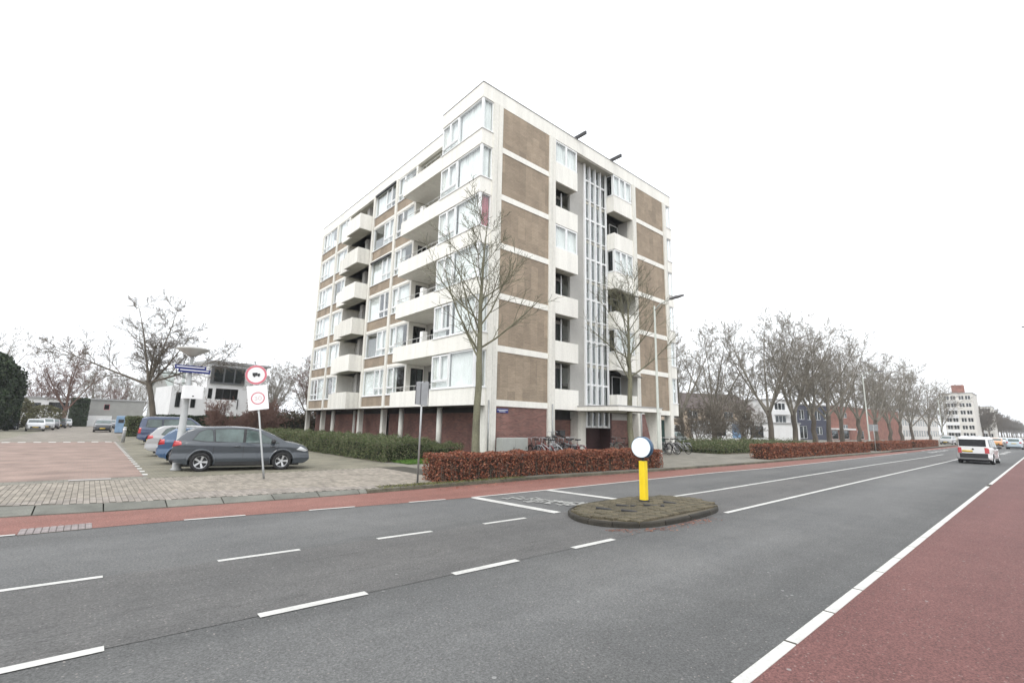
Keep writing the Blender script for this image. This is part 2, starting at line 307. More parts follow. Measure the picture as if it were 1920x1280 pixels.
def panelmat(name, axis):
    """brown split-tile cladding: fine courses, set in tall panels of faintly different shade"""
    mt, n, b = nodes_of(name); L = n.links; b.inputs['Roughness'].default_value = .85
    tc = n.nodes.new('ShaderNodeTexCoord'); sp = n.nodes.new('ShaderNodeSeparateXYZ'); cb = n.nodes.new('ShaderNodeCombineXYZ'); cv = n.nodes.new('ShaderNodeCombineXYZ')
    L.new(tc.outputs['Object'], sp.inputs[0]); u = sp.outputs[0 if axis == 'S' else 1]
    L.new(u, cb.inputs[0]); L.new(sp.outputs[2], cb.inputs[1]); L.new(sp.outputs[2], cv.inputs[0]); L.new(u, cv.inputs[1])
    def br(vec, w_, h_, c1, c2, cm, ms, off=.5):
        q = n.nodes.new('ShaderNodeTexBrick'); q.offset = off; q.inputs['Scale'].default_value = 1; q.inputs['Brick Width'].default_value = w_; q.inputs['Row Height'].default_value = h_; q.inputs['Mortar Size'].default_value = ms
        for k, c in (('Color1', c1), ('Color2', c2), ('Mortar', cm)): q.inputs[k].default_value = (*c, 1)
        L.new(vec, q.inputs['Vector']); return q.outputs['Color']
    g = lambda v: (v, v, v)
    c = br(cb.outputs[0], .24, .10, (.285, .228, .168), (.335, .268, .20), (.25, .20, .148), .008)
    for vec, w_, h_, lo, hi in ((cv.outputs[0], 1.45, .58, .86, 1.12), (cb.outputs[0], 1.0, .8, .93, 1.07)):
        q = n.nodes.new('ShaderNodeMix'); q.data_type = 'RGBA'; q.blend_type = 'MULTIPLY'; q.inputs[0].default_value = 1; L.new(c, q.inputs[6]); L.new(br(vec, w_, h_, g(lo), g(hi), g(lo*.97), .006, .37), q.inputs[7]); c = q.outputs[2]
    nz = n.nodes.new('ShaderNodeTexNoise'); nz.inputs['Scale'].default_value = 1.4; nz.inputs['Detail'].default_value = 6; L.new(tc.outputs['Object'], nz.inputs[0])
    mr = n.nodes.new('ShaderNodeMapRange'); mr.inputs[1].default_value = .3; mr.inputs[2].default_value = .7; mr.inputs[3].default_value = .93; mr.inputs[4].default_value = 1.07; L.new(nz.outputs['Fac'], mr.inputs[0])
    q = n.nodes.new('ShaderNodeMix'); q.data_type = 'RGBA'; q.blend_type = 'MULTIPLY'; q.inputs[0].default_value = 1; L.new(c, q.inputs[6]); L.new(mr.outputs[0], q.inputs[7]); L.new(q.outputs[2], b.inputs['Base Color'])
    MATS[name] = mt; return mt
M_panS = panelmat('brown_cladding_south', 'S'); M_panW = panelmat('brown_cladding_west', 'W')

# ------------------------------------------------------------------ ground, road, lanes, markings
K = 1.03784
GZ = .10                                   # level of everything behind the kerb
def lerp_line(pts, x):
    for (a, b), (c, d) in zip(pts, pts[1:]):
        if x <= c: return b + (d-b)*(x-a)/(c-a)
    return pts[-1][1]
KERB = [(-60, 15.2), (-8, 14.5), (-1.05, 13.45), (.54, 13.12), (2.4, 12.9), (4.73, 12.7), (6.0, 12.66), (12.4, 12.62), (20, 12.02), (30, 11.6), (60, 10.95), (900, 10.95)]
KBACK = [(-60, 16.2), (-8, 15.35), (-1.1, 14.24), (.53, 13.66), (2.45, 13.3), (6.05, 12.79), (12.4, 12.76), (20, 12.16), (30, 11.74), (60, 11.09), (900, 11.09)]
BIKE = [(-60, 11.8), (-8, 11.6), (-.8, 11.42), (1.6, 11.27), (4.8, 10.86), (8, 10.5), (10.8, 10.42), (21.5, 10.3), (27, 9.95), (49, 9.8), (900, 9.8)]
LA = [(-60, 7.97), (-.5, 7.95), (1.6, 7.82), (4.9, 7.66), (7.2, 7.58), (15, 7.36), (36, 7.36), (52, 7.1), (900, 7.1)]
LB = [(-60, 5.55), (-.2, 5.53), (2.6, 5.41), (4.9, 5.34), (7.1, 5.28), (11, 5.28), (25, 5.24), (45, 5.1), (900, 5.1)]
def strip(lo, hi, x0, x1, z, step=None):
    xs = sorted({x0, x1} | {p[0] for p in lo+hi if x0 < p[0] < x1})
    mb = MB()
    for a, b in zip(xs, xs[1:]):
        mb.poly([(a, lerp_line(lo, a), z), (b, lerp_line(lo, b), z), (b, lerp_line(hi, b), z), (a, lerp_line(hi, a), z)])
    return mb
flat = lambda y: [(-1000, y), (1000, y)]
structure(MB().poly([(-900, -900, -.05), (2000, -900, -.05), (2000, 2000, -.05), (-900, 2000, -.05)]).build('ground', M_ground))
structure(strip(flat(1.76), KERB, -60, 900, 0).build('road', M_asph))
structure(strip(LB, LA, -60, 900, .004).build('road_median_strip', M_asph2))
structure(strip(BIKE, KERB, -60, 900, .005).build('cycle_lane', M_redL))
structure(strip(flat(-4.2), flat(1.772), -60, 900, .005).build('cycle_path', M_redR))
structure(strip(flat(-60), flat(-4.2), -60, 900, .06).build('far_pavement', M_pav))
pv = strip(KBACK, flat(260), -60, 900, GZ); structure(pv.build('pavement', M_pav))
# side street: red brick plateau at the junction, then brick street, and the parking bays
structure(MB().poly([(-7.6, 19.3, GZ+.004), (1.55, 19.3, GZ+.004), (1.75, 47.2, GZ+.004), (-7.6, 47.2, GZ+.004)]).build('street_plateau', M_plat))
structure(MB().poly([(-4.9, 47.2, GZ+.004), (2.5, 47.2, GZ+.004), (4.5, 140, GZ+.004), (-2.5, 140, GZ+.004)]).build('side_street', M_street))
structure(MB().poly([(1.62, 18.6, GZ+.005), (10.4, 18.6, GZ+.005), (10.4, 62, GZ+.005), (2.3, 62, GZ+.005)]).build('parking_bay', M_park))
structure(MB().poly([(-12, 47.2, GZ+.003), (-4.9, 47.2, GZ+.003), (-2.5, 140, GZ+.003), (-12, 140, GZ+.003)]).build('parking_strip', M_park))
# markings
MK = MB()
def dash(line, x0, x1, wd, z=.009, mb=None):
    mb = mb or MK
    mb.poly([(x0, lerp_line(line, x0)-wd/2, z), (x1, lerp_line(line, x1)-wd/2, z), (x1, lerp_line(line, x1)+wd/2, z), (x0, lerp_line(line, x0)+wd/2, z)])
def marking(name, mb, mt=None): return structure(mb.build(name, mt or M_paint))
for a, b in ((-.46, .37), (1.53, 2.56), (3.74, 4.74), (5.86, 6.91)):
    q = MB(); dash(LA, (a if a > 0 else -.75)*K, b*K, .10, .009, q); marking('lane_dash', q)
for a, b in ((-.24, .34), (1.47, 2.54), (3.67, 4.73), (5.86, 6.86)):
    q = MB(); dash(LB, (a if a > 0 else -.75)*K, b*K, .12, .009, q); marking('lane_dash', q)
def longline(line, x0, x1, wd, name):
    xs = [x0] + [p[0] for p in line if x0 < p[0] < x1] + [x1]; q = MB()
    for a, b in zip(xs, xs[1:]): dash(line, a, b, wd, .009, q)
    marking(name, q)
longline(LB, 11.45, 52, .12, 'median_line'); longline(LA, 12.6, 62, .12, 'median_line')
for a, b in ((-.9, -.62), (1.57, 2.56), (3.73, 4.68), (5.95, 6.91)):
    q = MB(); dash(BIKE, a*K, b*K, .09, .011, q); marking('cycle_lane_dash', q)
longline(BIKE, 7.95, 62, .10, 'cycle_lane_line')
for i in range(6):
    q = MB(); dash(BIKE, 70+i*4, 72+i*4, .10, .011, q); marking('cycle_lane_dash', q)
def bar(p, q_, wd, name, mt=None, z=.010):
    p = Vector((*p, 0)); q_ = Vector((*q_, 0)); d = (q_-p).normalized(); nn = Vector((-d.y, d.x, 0))*wd/2
    return marking(name, MB().poly([(v.x, v.y, z) for v in (p-nn, q_-nn, q_+nn, p+nn)]), mt)
bar((7.97, 10.42), (8.19, 7.60), .26, 'hump_edge_line'); bar((10.75, 10.36), (11.05, 7.75), .26, 'hump_edge_line')
for x in (66, 68.4, 70.8, 74.5, 77):
    bar((x, 8.6), (x+1.2, 8.6), .45, 'crossing_mark'); bar((x+5, 3.6), (x+6.2, 3.6), .45, 'crossing_mark')
# worn painted lettering on the hump, no longer readable
random.seed(5); q = MB()
for i in range(46):
    t = random.random(); cx = 8.75 + .75*t + random.uniform(-.34, .34); cy = 9.95 - 2.15*t + random.uniform(-.22, .22)
    a = random.choice((0, .5, 1.2, 1.57, 2.2))+random.uniform(-.2, .2); l = random.uniform(.08, .26); wd = random.uniform(.025, .06); ca, sa = math.cos(a), math.sin(a)
    q.poly([(cx+ca*u*l-sa*v*wd, cy+sa*u*l+ca*v*wd, .010+i*.0002) for u, v in ((-1, -1), (1, -.7), (.9, 1), (-1, .8))])
marking('worn_road_lettering', q, M_paintw)
# white kerb blocks between road and cycle path: separate ones near by, then one long painted strip
edge = structure(MB().poly([(-60, 1.772, .008), (900, 1.772, .008), (900, 1.872, .008), (-60, 1.872, .008)]).build('edge_strip', M_tile_bed))
me = MB().bev(.022, 1.128, 1.765, 1.868, -.05, .013, .004).mesh('edge_block', M_paint)
for i in range(-4, 20):
    o = link('edge_block', me, edge, (3.95-1.15+i*1.15, 0, 0))
for x0, x1 in ((26.95, 60), (60, 130), (130, 400)):
    o = MB().bev(x0+.022, x1-.022, 1.765, 1.868, -.05, .013, .004).build('edge_block', M_paint, edge)
# sloped crossing kerb at the side street (separate blocks) and upright kerb stones
kerb = structure(strip(KERB, KBACK, -60, 900, .001).build('kerb', M_kerbd))
x = -8.0
while x < 5.9:
    x1 = min(x+1.06, 6.0); a, b = x+.012, x1-.012
    f0, f1, b0, b1 = lerp_line(KERB, a), lerp_line(KERB, b), lerp_line(KBACK, a), lerp_line(KBACK, b)
    MB_ = MB(); k_ = [(a, f0, -.02), (b, f1, -.02), (b, b1, -.02), (a, b0, -.02), (a, f0, .025), (b, f1, .025), (b, b1, GZ+.008), (a, b0, GZ+.008)]
    MB_.v += k_; MB_.f += [(0,3,2,1),(4,5,6,7),(0,1,5,4),(1,2,6,5),(2,3,7,6),(3,0,4,7)]
    MB_.build('kerb_block', M_kerb, kerb); x = x1
x = 6.0
while x < 61:
    x1 = x+1.0; a, b = x+.006, x1-.006
    f0, f1, b0, b1 = lerp_line(KERB, a), lerp_line(KERB, b), lerp_line(KBACK, a), lerp_line(KBACK, b)
    MB_ = MB(); MB_.v += [(a, f0, -.02), (b, f1, -.02), (b, b1, -.02), (a, b0, -.02), (a, f0, GZ-.005), (b, f1, GZ-.005), (b, b1, GZ+.010), (a, b0, GZ+.010)]
    MB_.f += [(0,3,2,1),(4,5,6,7),(0,1,5,4),(1,2,6,5),(2,3,7,6),(3,0,4,7)]
    MB_.build('kerb_stone', M_kerbd, kerb); x = x1
strip(KERB, KBACK, 61, 900, GZ+.01).build('kerb_run', M_kerbd, kerb)
# paving bricks of the footway crossing: the 300 nearest singly, the rest as one part
bed = structure(strip([(p[0], p[1]+.02) for p in KBACK], flat(18.55), -9, 10.4, GZ+.003).build('footway', M_tile_bed))
tiles = []
TX, TY = .108, .215
for i in range(-70, 86):
    for j in range(0, 29):
        cx, cy = i*TX+.1, 12.5+j*TY+(i % 2)*TY/2
        if lerp_line(KBACK, cx)+.115 < cy < 18.5 and cx < 9.2 and not (cx > 6.6 and cy < 13.2): tiles.append((math.hypot(cx, cy)*(1 if -1.8 < cx < 8 else 3), cx, cy))
tiles.sort()
tme = MB().bev(-.0505, .0505, -.1035, .1035, -.02, .010, .007).mesh('paving_brick', M_tile)
for d, cx, cy in tiles[:300]:
    o = link('paving_brick', tme, bed, (cx, cy, GZ+random.uniform(.000, .005)))
q = MB()
for d, cx, cy in tiles[300:]: z = GZ+random.uniform(0, .005); q.bev(cx-.0505, cx+.0505, cy-.1035, cy+.1035, z-.02, z+.010, .007)
tag(q.build('paving_brick_field', mat('paving_brick_b', (.25, .222, .185), .9, .15, 1.2, .12, 30, 0, island=.22), bed), kind='stuff')
M_mark = mat('white_stone', (.58, .57, .54), .7, .08, 3)
# dotted white stones along the plateau edges
for i in range(24):
    y = 19.6+i*1.18; x = 1.62+.1*(y-19.3)/28
    structure(MB().poly([(x-.07, y, GZ+.012), (x+.07, y, GZ+.012), (x+.07, y+.42, GZ+.012), (x-.07, y+.42, GZ+.012)]).build('plateau_mark', M_mark))
for i in range(12):
    x = -7.2+i*.76
    structure(MB().poly([(x, 46.6, GZ+.012), (x+.38, 46.6, GZ+.012), (x+.38, 47.6, GZ+.012), (x, 47.6, GZ+.012)]).build('plateau_mark', M_mark))
structure(MB().poly([(-.2, 18.75, GZ+.013), (.75, 18.75, GZ+.013), (.75, 19.15, GZ+.013), (-.2, 19.15, GZ+.013)]).build('pale_slab', mat('pale_slab', (.36, .33, .31), .9, .1, 3)))
# road drain of pale setts in the cycle lane
dr = thing('road_drain', (-.2, 11.6, .006), 'pale rectangular patch of small setts around a road gully in the red cycle lane', 'drain', world=True)
MB().box(-.62, .30, 11.33, 11.86, -.05, .008).build('gully_bed', M_tile_bed, dr)
sm = objrand(mat('pale_sett', (.24, .21, .205), .9, .15, 6, .1, 40), .15)
sme = MB().bev(-.043, .043, -.043, .043, -.02, .014, .008).mesh('sett', sm)
for i in range(10):
    for j in range(6): link('sett', sme, dr, (-.575+i*.0925, 11.375+j*.0885, .004))
# ------------------------------------------------------------------ the apartment building
ZB = [2.95+3.03*i for i in range(7)]          # underside of each storey slab, ZB[6] = underside of the roof edge
XW, XB, YS = 16.1, 15.0, 20.0                 # main west face, face of bay and balconies, south face
B = thing('apartment_building', (25.5, 34, GZ), 'tall white and brown apartment block with balconies and glazed corner bays', 'apartment building', world=True)
def part(name, mt, *boxes, parent=B, smooth=False):
    q = MB()
    for b_ in boxes: q.box(*b_)
    return q.build(name, mt, parent, smooth)
PANE = {}
def pane_mesh(w_, h_, mt):
    k = (round(w_, 3), round(h_, 3), mt.name)
    if k not in PANE: PANE[k] = MB().box(0, w_, -.008, .008, 0, h_).mesh('pane', mt)
    return PANE[k]
FR = {}
def window(parent, loc, face, w_, h_, cells, frame=None, glass=None, curtain=0, t=.055, dep=.09, name='window', cm=None):
    """frame part with panes as its pieces. cells: (x0,x1,z0,z1,kind) f fixed, o opening, p blind panel. face S looks to -Y, W to -X"""
    frame = frame or M_frame; glass = glass or M_glass
    rot = 0 if face == 'S' else -math.pi/2
    key = (round(w_, 3), round(h_, 3), tuple(cells), frame.name, t)
    if key not in FR:
        q = MB()
        for x0, x1, z0, z1, kd in cells:
            tt = t*1.5 if kd == 'o' else t; y0, y1 = (-dep/2-.015, dep/2) if kd == 'o' else (-dep/2, dep/2)
            q.box(x0, x0+tt, y0, y1, z0, z1); q.box(x1-tt, x1, y0, y1, z0, z1); q.box(x0+tt, x1-tt, y0, y1, z0, z0+tt); q.box(x0+tt, x1-tt, y0, y1, z1-tt, z1)
        FR[key] = q.mesh(name, frame)
    o = link(name, FR[key], parent, loc, rot)
    for x0, x1, z0, z1, kd in cells:
        tt = t*1.5 if kd == 'o' else t
        link('blind_panel' if kd == 'p' else 'pane', pane_mesh(x1-x0-2*tt+.01, z1-z0-2*tt+.01, M_frame if kd == 'p' else glass), o, (x0+tt-.005, 0, z0+tt-.005))
    if curtain:
        q = MB(); n = max(8, int(w_*14)); a, b_ = (0.03, w_*curtain-.03) if curtain > 0 else (w_*(1+curtain)+.03, w_-.03)
        for i in range(n):
            xa, xb = a+(b_-a)*i/n, a+(b_-a)*(i+1)/n; ya = .17+.05*math.sin(i*1.9+loc[2])+.02*math.sin(i*.7); yb = .17+.05*math.sin((i+1)*1.9+loc[2])+.02*math.sin((i+1)*.7)
            q.poly([(xa, ya, .03), (xb, yb, .03), (xb, yb, h_-.02), (xa, ya, h_-.02)])
        link('curtain', q.mesh('curtain', cm or M_curt, True), o)
    return o
random.seed(21)
# core, floor slabs, roof
part('core_wall', M_core, (17.78, 33.3, 22.35, 47.3, .1, 21.2))
for i, z in enumerate(ZB):
    part('floor_slab', M_conc, (16.2, 34.9, 20.75, 48.6, z+.01, z+.19))
part('roof', M_greyw, (16.25, 34.9, 20.2, 48.6, 21.6, 21.95))
ZR = ZB[6]
# roof edge boards (fascia) with a grey coping on top
part('fascia', M_white, (XW, XW+.22, 24.36, 48.85, ZR, 22.08), (XB, 16.32, 24.12, 24.34, ZR, 22.08), (XB, XB+.2, 20.0, 24.12, ZR, 22.08), (XB+.2, 36.0, 20.0, 20.22, ZR, 22.08), (35.8, 36.0, 20.22, 24.3, ZR, 22.08), (34.9, 35.1, 24.3, 48.85, ZR, 22.08), (XW+.22, 34.9, 48.63, 48.85, ZR, 22.08))
cop = mat('roof_coping', (.33, .33, .33), .6, .1, 2)
part('coping', cop, (XW-.03, XW+.25, 24.36, 48.88, 22.08, 22.13), (XB-.03, XW-.03, 24.1, 24.37, 22.08, 22.13), (XB-.03, XB+.23, 19.97, 24.1, 22.08, 22.13), (XB+.23, 36.03, 19.97, 20.25, 22.08, 22.13), (35.8, 36.03, 20.25, 24.3, 22.08, 22.13))
part('bay_roof', M_conc, (XB+.2, 16.3, 20.22, 24.12, ZR+.02, ZR+.2)); part('bay_roof', M_conc, (34.8, 35.8, 20.22, 24.12, ZR+.02, ZR+.2))
# columns of the west face
for y in (48.62, 44.55, 36.45, 32.42):
    part('column', M_whitew, (XW-.07, XW+.28, y-.17, y+.17, GZ, ZR+.0))
for y, x_ in ((42.2, 16.1), (39.4, 16.9), (29.5, 15.9), (24.5, 15.75)):
    q = MB().tube([(x_+.15, y, GZ), (x_+.15, y, ZB[0])], [.17, .17], 14); q.build('column', M_whitew, B, True)
# south columns: slim concrete pairs with a shadow joint and a rainwater pipe
for x0, x1 in ((15.83, 16.55), (20.62, 21.22), (30.1, 30.57), (34.62, 35.1)):
    xm = (x0+x1)/2
    part('column', M_whitew, (x0, xm-.015, YS-.08, YS+.5, GZ, ZR), (xm+.015, x1, YS-.06, YS+.5, GZ, ZR), (xm-.015, xm+.015, YS-.02, YS+.5, GZ, ZR))
for x0 in (15.98, 20.95, 30.42):
    q = MB().tube([(x0, YS-.13, GZ), (x0, YS-.13, ZB[0]+.3)], .04, 8); q.build('rainwater_pipe', M_galv, B, True)
for lv in range(6):
    z = ZB[lv]; zn = ZB[lv+1]
    # ---- south face: beam + brown cladding
    for x0, x1 in ((16.55, 20.62), (30.57, 34.62)):
        part('beam', M_white, (x0, x1, YS-.02, YS+.3, z, z+.35))
        part('cladding_panel', M_panS, (x0, x1, YS+.015, YS+.3, z+.35, zn))
    # ---- corner bay (south-west), parapet, sill, windows
    part('bay_parapet', M_white, (XB, XB+.18, 20.0, 24.32, z, z+.94), (XB+.18, 15.83, 20.0, 20.18, z, z+.94))
    part('sill', M_frame, (XB-.05, XB+.18, 19.95, 24.32, z+.94, z+1.0), (XB+.18, 15.83, 19.95, 20.18, z+.94, z+1.0))
    part('bay_floor', M_conc, (XB+.18, 16.2, 20.18, 24.14, z+.01, z+.18)); part('bay_side', M_white, (XB+.18, 17.7, 24.14, 24.32, z, zn))
    h_ = zn-z-1.02
    window(B, (XB+.09, 24.3, z+1.0), 'W', 1.78, h_, ((0, .89, .45, h_-.05, 'o'), (.89, 1.78, .45, h_-.05, 'o'), (0, 1.78, 0, .45, 'f')), curtain=(1, .6, 1, .8, 1, 1)[lv])
    window(B, (XB+.09, 22.5, z+1.0), 'W', 2.38, h_, ((0, 2.38, 0, h_, 'f'),), curtain=1, t=.07)
    part('corner_post', M_frame, (XB+.03, XB+.13, 20.03, 20.13, z+1.0, zn))
    window(B, (XB+.14, 20.09, z+1.0), 'S', .69, h_, ((0, .69, 0, h_, 'f'),), curtain=1, t=.05, cm=M_curtr if lv == 3 else None)
    # ---- corner bay (south-east): only its front edge shows
    part('bay_parapet', M_white, (35.1, 36.0, 20.0, 20.18, z, z+.94), (35.82, 36.0, 20.18, 24.3, z, z+.94)); part('bay_floor', M_conc, (34.9, 35.82, 20.18, 24.1, z+.01, z+.18))
    part('sill', M_frame, (35.1, 36.05, 19.95, 20.18, z+.94, z+1.0), (35.82, 36.05, 20.18, 24.3, z+.94, z+1.0)); part('corner_post', M_frame, (35.88, 35.98, 20.03, 20.13, z+1.0, zn))
    window(B, (35.14, 20.09, z+1.0), 'S', .72, h_, ((0, .72, 0, h_, 'f'),), curtain=1, t=.05)
    part('bay_side', M_white, (35.0, 35.95, 24.1, 24.3, z, zn)); part('east_wall', M_white, (34.9, 35.1, 24.3, 48.6, z, zn))
    # ---- balcony beside the bay
    part('balcony', M_white, (XB, XB+.12, 24.32, 29.3, z, z+1.0), (XB+.12, XW, 29.18, 29.3, z, z+1.0), (XB+.12, 17.7, 24.32, 29.18, z, z+.2))
    q = MB().tube([(XB+.06, 24.34, z+1.3), (XB+.06, 29.24, z+1.3)], .022, 6); q.tube([(XB+.06, 29.24, z+1.3), (XW, 29.24, z+1.3)], .022, 6)
    for k_ in range(9): q.tube([(XB+.06, 24.5+k_*.59, z+1.0), (XB+.06, 24.5+k_*.59, z+1.3)], .012, 5)
    q.build('balcony_rail', M_rail, B)
    # loggia behind it
    part('loggia_wall', M_greyw, (17.55, 17.72, 24.32, 29.35, z+.2, zn)); part('loggia_side', M_white, (XW+.02, 16.48, 29.35, 29.58, z, zn), (16.48, 17.50, 29.35, 29.58, z, z+.22), (16.48, 17.50, 29.35, 29.58, zn-.22, zn), (17.50, 17.72, 29.35, 29.58, z, zn)); window(B, (16.49, 29.42, z+.22), 'S', 1.0, zn-z-.46, ((0, .5, 0, zn-z-.46, 'o'), (.5, 1.0, 0, zn-z-.46, 'f')), frame=M_dark, glass=M_glassd, curtain=(-.5, 0, -.45, -.5, 0, -.5)[lv], name='balcony_door')
    window(B, (17.52, 28.6, z+.22), 'W', 1.0, 2.35, ((0, 1.0, 0, 2.35, 'o'),), frame=M_dark, glass=M_glassd, name='balcony_door')
    window(B, (17.52, 27.4, z+.95), 'W', 2.2, 1.62, ((0, 1.1, 0, 1.62, 'f'), (1.1, 2.2, 0, 1.62, 'f')), curtain=.4)
    if lv in (1, 2, 4): q = MB().box(15.6, 15.95, 26.2+lv*.3, 26.55+lv*.3, z+.2, z+1.9); q.build('balcony_screen', M_curt, B)
    # ---- main west face: beam, cladding, windows
    part('beam', M_white, (XW, XW+.25, 29.58, 36.28, z, z+.2)); part('beam', M_white, (XW, XW+.25, 41.95, 48.45, z, z+.2))
    for y0, y1 in ((29.58, 32.25), (32.59, 36.28), (41.95, 44.38), (44.72, 48.45)):
        part('cladding_panel', M_panW, (XW+.03, XW+.25, y0, y1, z+.2, z+.96)); part('sill', M_frame, (XW-.04, XW+.2, y0, y1, z+.96, z+1.02))
        wd = y1-y0; hh = zn-z-1.06
        r = random.Random(lv*31+int(y0))
        if wd > 3:
            s = wd*.52; cells = ((0, s, 0, hh, 'f'), (s, s+(wd-s)/2, .5, hh, 'o'), (s+(wd-s)/2, wd, .5, hh, 'o'), (s, s+(wd-s)/2, 0, .5, 'f'), (s+(wd-s)/2, wd, 0, .5, 'f'))
        else:
            s = wd*.36; cells = ((0, s, .5, hh, 'o'), (0, s, 0, .5, 'f'), (s, wd, 0, hh, 'f'))
        cells = tuple(((round(a, 3), round(b_, 3), c, round(d, 3), e) if y0 < 41 else (round(wd-b_, 3), round(wd-a, 3), c, round(d, 3), e)) for a, b_, c, d, e in cells)
        window(B, (XW+.1, y1, z+1.02), 'W', wd, hh, cells, curtain=r.choice((1, 1, .6, -.55, .45, 1, -.8)))
    part('head_beam', M_white, (XW+.02, XW+.22, 29.58, 36.28, zn-.04, zn)); part('head_beam', M_white, (XW+.02, XW+.22, 41.95, 48.45, zn-.04, zn))
    if lv in (3, 5):                                   # dark sun blind boxes above two of the windows
        part('blind_box', M_dark, (XW-.14, XW+.02, 32.6, 36.2, zn-.16, zn-.02))
    # ---- second balcony on the west face, stepped in plan, with its loggia
    part('balcony', M_white if lv % 2 else M_whitew, (XB, XB+.12, 36.7, 39.42, z, z+1.33), (XB+.12, XW+.28, 36.7, 36.82, z, z+1.33), (XB+.12, XB+.47, 39.3, 39.42, z, z+1.33), (XB+.35, XB+.47, 39.42, 41.4, z, z+1.33), (XB+.47, XW, 41.28, 41.4, z, z+1.33))
    part('balcony_floor', M_conc, (XB+.12, 17.7, 36.82, 39.3, z+.01, z+.2), (XB+.47, 17.7, 39.3, 41.28, z+.01, z+.2))
    part('loggia_wall', M_greyw, (17.55, 17.72, 36.62, 41.95, z+.2, zn)); part('loggia_side', M_white, (XW+.1, 17.72, 36.62, 36.7, z+1.33, zn)); part('loggia_side', M_white, (XW+.02, 17.72, 41.78, 41.95, z, zn))
    part('loggia_pier', M_greyw, (16.6, 16.95, 38.6, 39.1, z+.2, zn))
    window(B, (17.52, 40.9, z+.22), 'W', 1.9, 2.4, ((0, .95, 0, 2.4, 'o'), (.95, 1.9, 0, 2.4, 'f')), frame=M_dark, glass=M_glassd, name='balcony_door')
    window(B, (17.52, 38.4, z+.95), 'W', 1.4, 1.6, ((0, 1.4, 0, 1.6, 'f'),), curtain=.5)
    # ---- kitchen balcony left of the stairs (south face)
    part('balcony_front', M_white, (21.22, 23.5, YS-.0, YS+.12, z, z+1.27), (23.38, 23.5, YS+.12, 20.7, z, z+1.27)); part('balcony_floor', M_conc, (21.22, 23.38, YS+.12, 21.4, z+.01, z+.2))
    part('loggia_wall', M_greyw, (21.22, 23.5, 21.4, 21.55, z+.2, zn))
    part('loggia_side', M_greyw, (21.1, 21.22, 20.5, 21.4, z, zn))
    if lv in (3, 5):
        hh = zn-z-1.42; window(B, (21.25, YS+.06, z+1.38), 'S', 2.22, hh, ((0, 1.11, 0, hh, 'f'), (1.11, 2.22, 0, hh, 'f')), curtain=1, t=.09)
        part('window_board', M_white, (21.22, 23.5, YS+.002, YS+.118, z+1.27, z+1.38)); part('return_wall', M_white, (23.44, 23.5, YS+.12, 20.7, z+1.27, zn))
    else:
        part('post', M_frame, (22.1, 22.25, YS+.9, YS+1.05, z+.2, zn)); part('post', M_frame, (22.82, 22.9, YS+.92, YS+1.0, z+.2, zn))
        window(B, (21.3, 21.36, z+.2), 'S', .75, 2.5, ((0, .75, 0, 2.5, 'o'),), frame=M_dark, glass=M_glassd, name='balcony_door')
        window(B, (22.2, 21.36, z+.95), 'S', 1.2, 1.8, ((0, .6, 0, 1.8, 'f'), (.6, 1.2, 0, 1.8, 'f')), frame=M_dark, glass=M_glassd)
    # ---- kitchen balcony right of the stairs
    part('balcony_front', M_white, (27.7, 30.1, YS, YS+.12, z, z+1.27), (27.7, 27.82, YS+.12, 20.72, z, z+1.27)); part('balcony_floor', M_conc, (27.82, 30.1, YS+.12, 21.4, z+.01, z+.2))
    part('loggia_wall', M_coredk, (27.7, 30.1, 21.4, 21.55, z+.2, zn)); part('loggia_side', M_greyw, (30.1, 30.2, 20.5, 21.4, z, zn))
    if lv in (1, 3, 5):
        hh = zn-z-1.37
        window(B, (27.74, YS+.06, z+1.33), 'S', 2.3, hh, ((0, .77, 0, hh, 'f'), (.77, 1.53, 0, hh, 'f'), (1.53, 2.3, 0, hh, 'f')), curtain=1, t=.08)
        part('sill', M_frame, (27.66, 30.1, YS-.03, YS+.12, z+1.27, z+1.33), (27.66, 27.82, YS+.12, 20.7, z+1.27, z+1.33))
        window(B, (27.76, 20.7, z+1.33), 'W', .55, hh, ((0, .55, 0, hh, 'f'),), glass=M_glassd, t=.05)
    else:
        window(B, (27.9, 21.36, z+.2), 'S', .8, 2.5, ((0, .8, 0, 2.5, 'o'),), frame=M_dark, glass=M_glassd, name='balcony_door')
        window(B, (28.9, 21.36, z+.95), 'S', 1.1, 1.8, ((0, 1.1, 0, 1.8, 'f'),), frame=M_frame, glass=M_glassd)
    if lv in (0, 2):
        q = MB(); q.prism_axis([(YS-.55, zn-.42), (YS-.5, zn-.46), (YS+.02, zn-.06), (YS+.02, zn-.02)], 27.62, 30.08, 'x'); q.build('awning', mat('awning_cloth', (.12, .115, .10), .9, .2, 5), B)
# ---- stair tower glazing between the kitchen balconies
YG = 20.72
part('recess_wall', M_greyw, (23.5, 24.95, YG, YG+.2, 2.95, ZR)); part('recess_wall', M_whitew, (27.48, 27.7, YG, YG+.2, 1.85, ZR))
part('recess_soffit', M_conc, (23.5, 27.7, YS+.22, YG+.2, ZR+.005, ZR+.1))
part('stair_wall', M_white, (23.3, 27.9, 22.2, 22.33, .1, ZR))
zs = [1.87, 3.40] + [4.72+1.515*i for i in range(11)] + [ZR]
xs = [24.95+i*(27.48-24.95)/4 for i in range(5)]
q = MB()
for i, x_ in enumerate(xs):
    wd = .16 if i == 0 else .095; q.box(x_, x_+wd, YG-.13, YG+.12, zs[0], ZR)
sg = q.build('stair_glazing', M_frame, B)
for j, z in enumerate(zs[:-1]):
    tk = .13 if j % 2 == 0 else .07
    part('transom', M_frame, (xs[0]+.02, xs[4]+.05, YG-.03, YG+.1, z, z+tk), parent=sg)
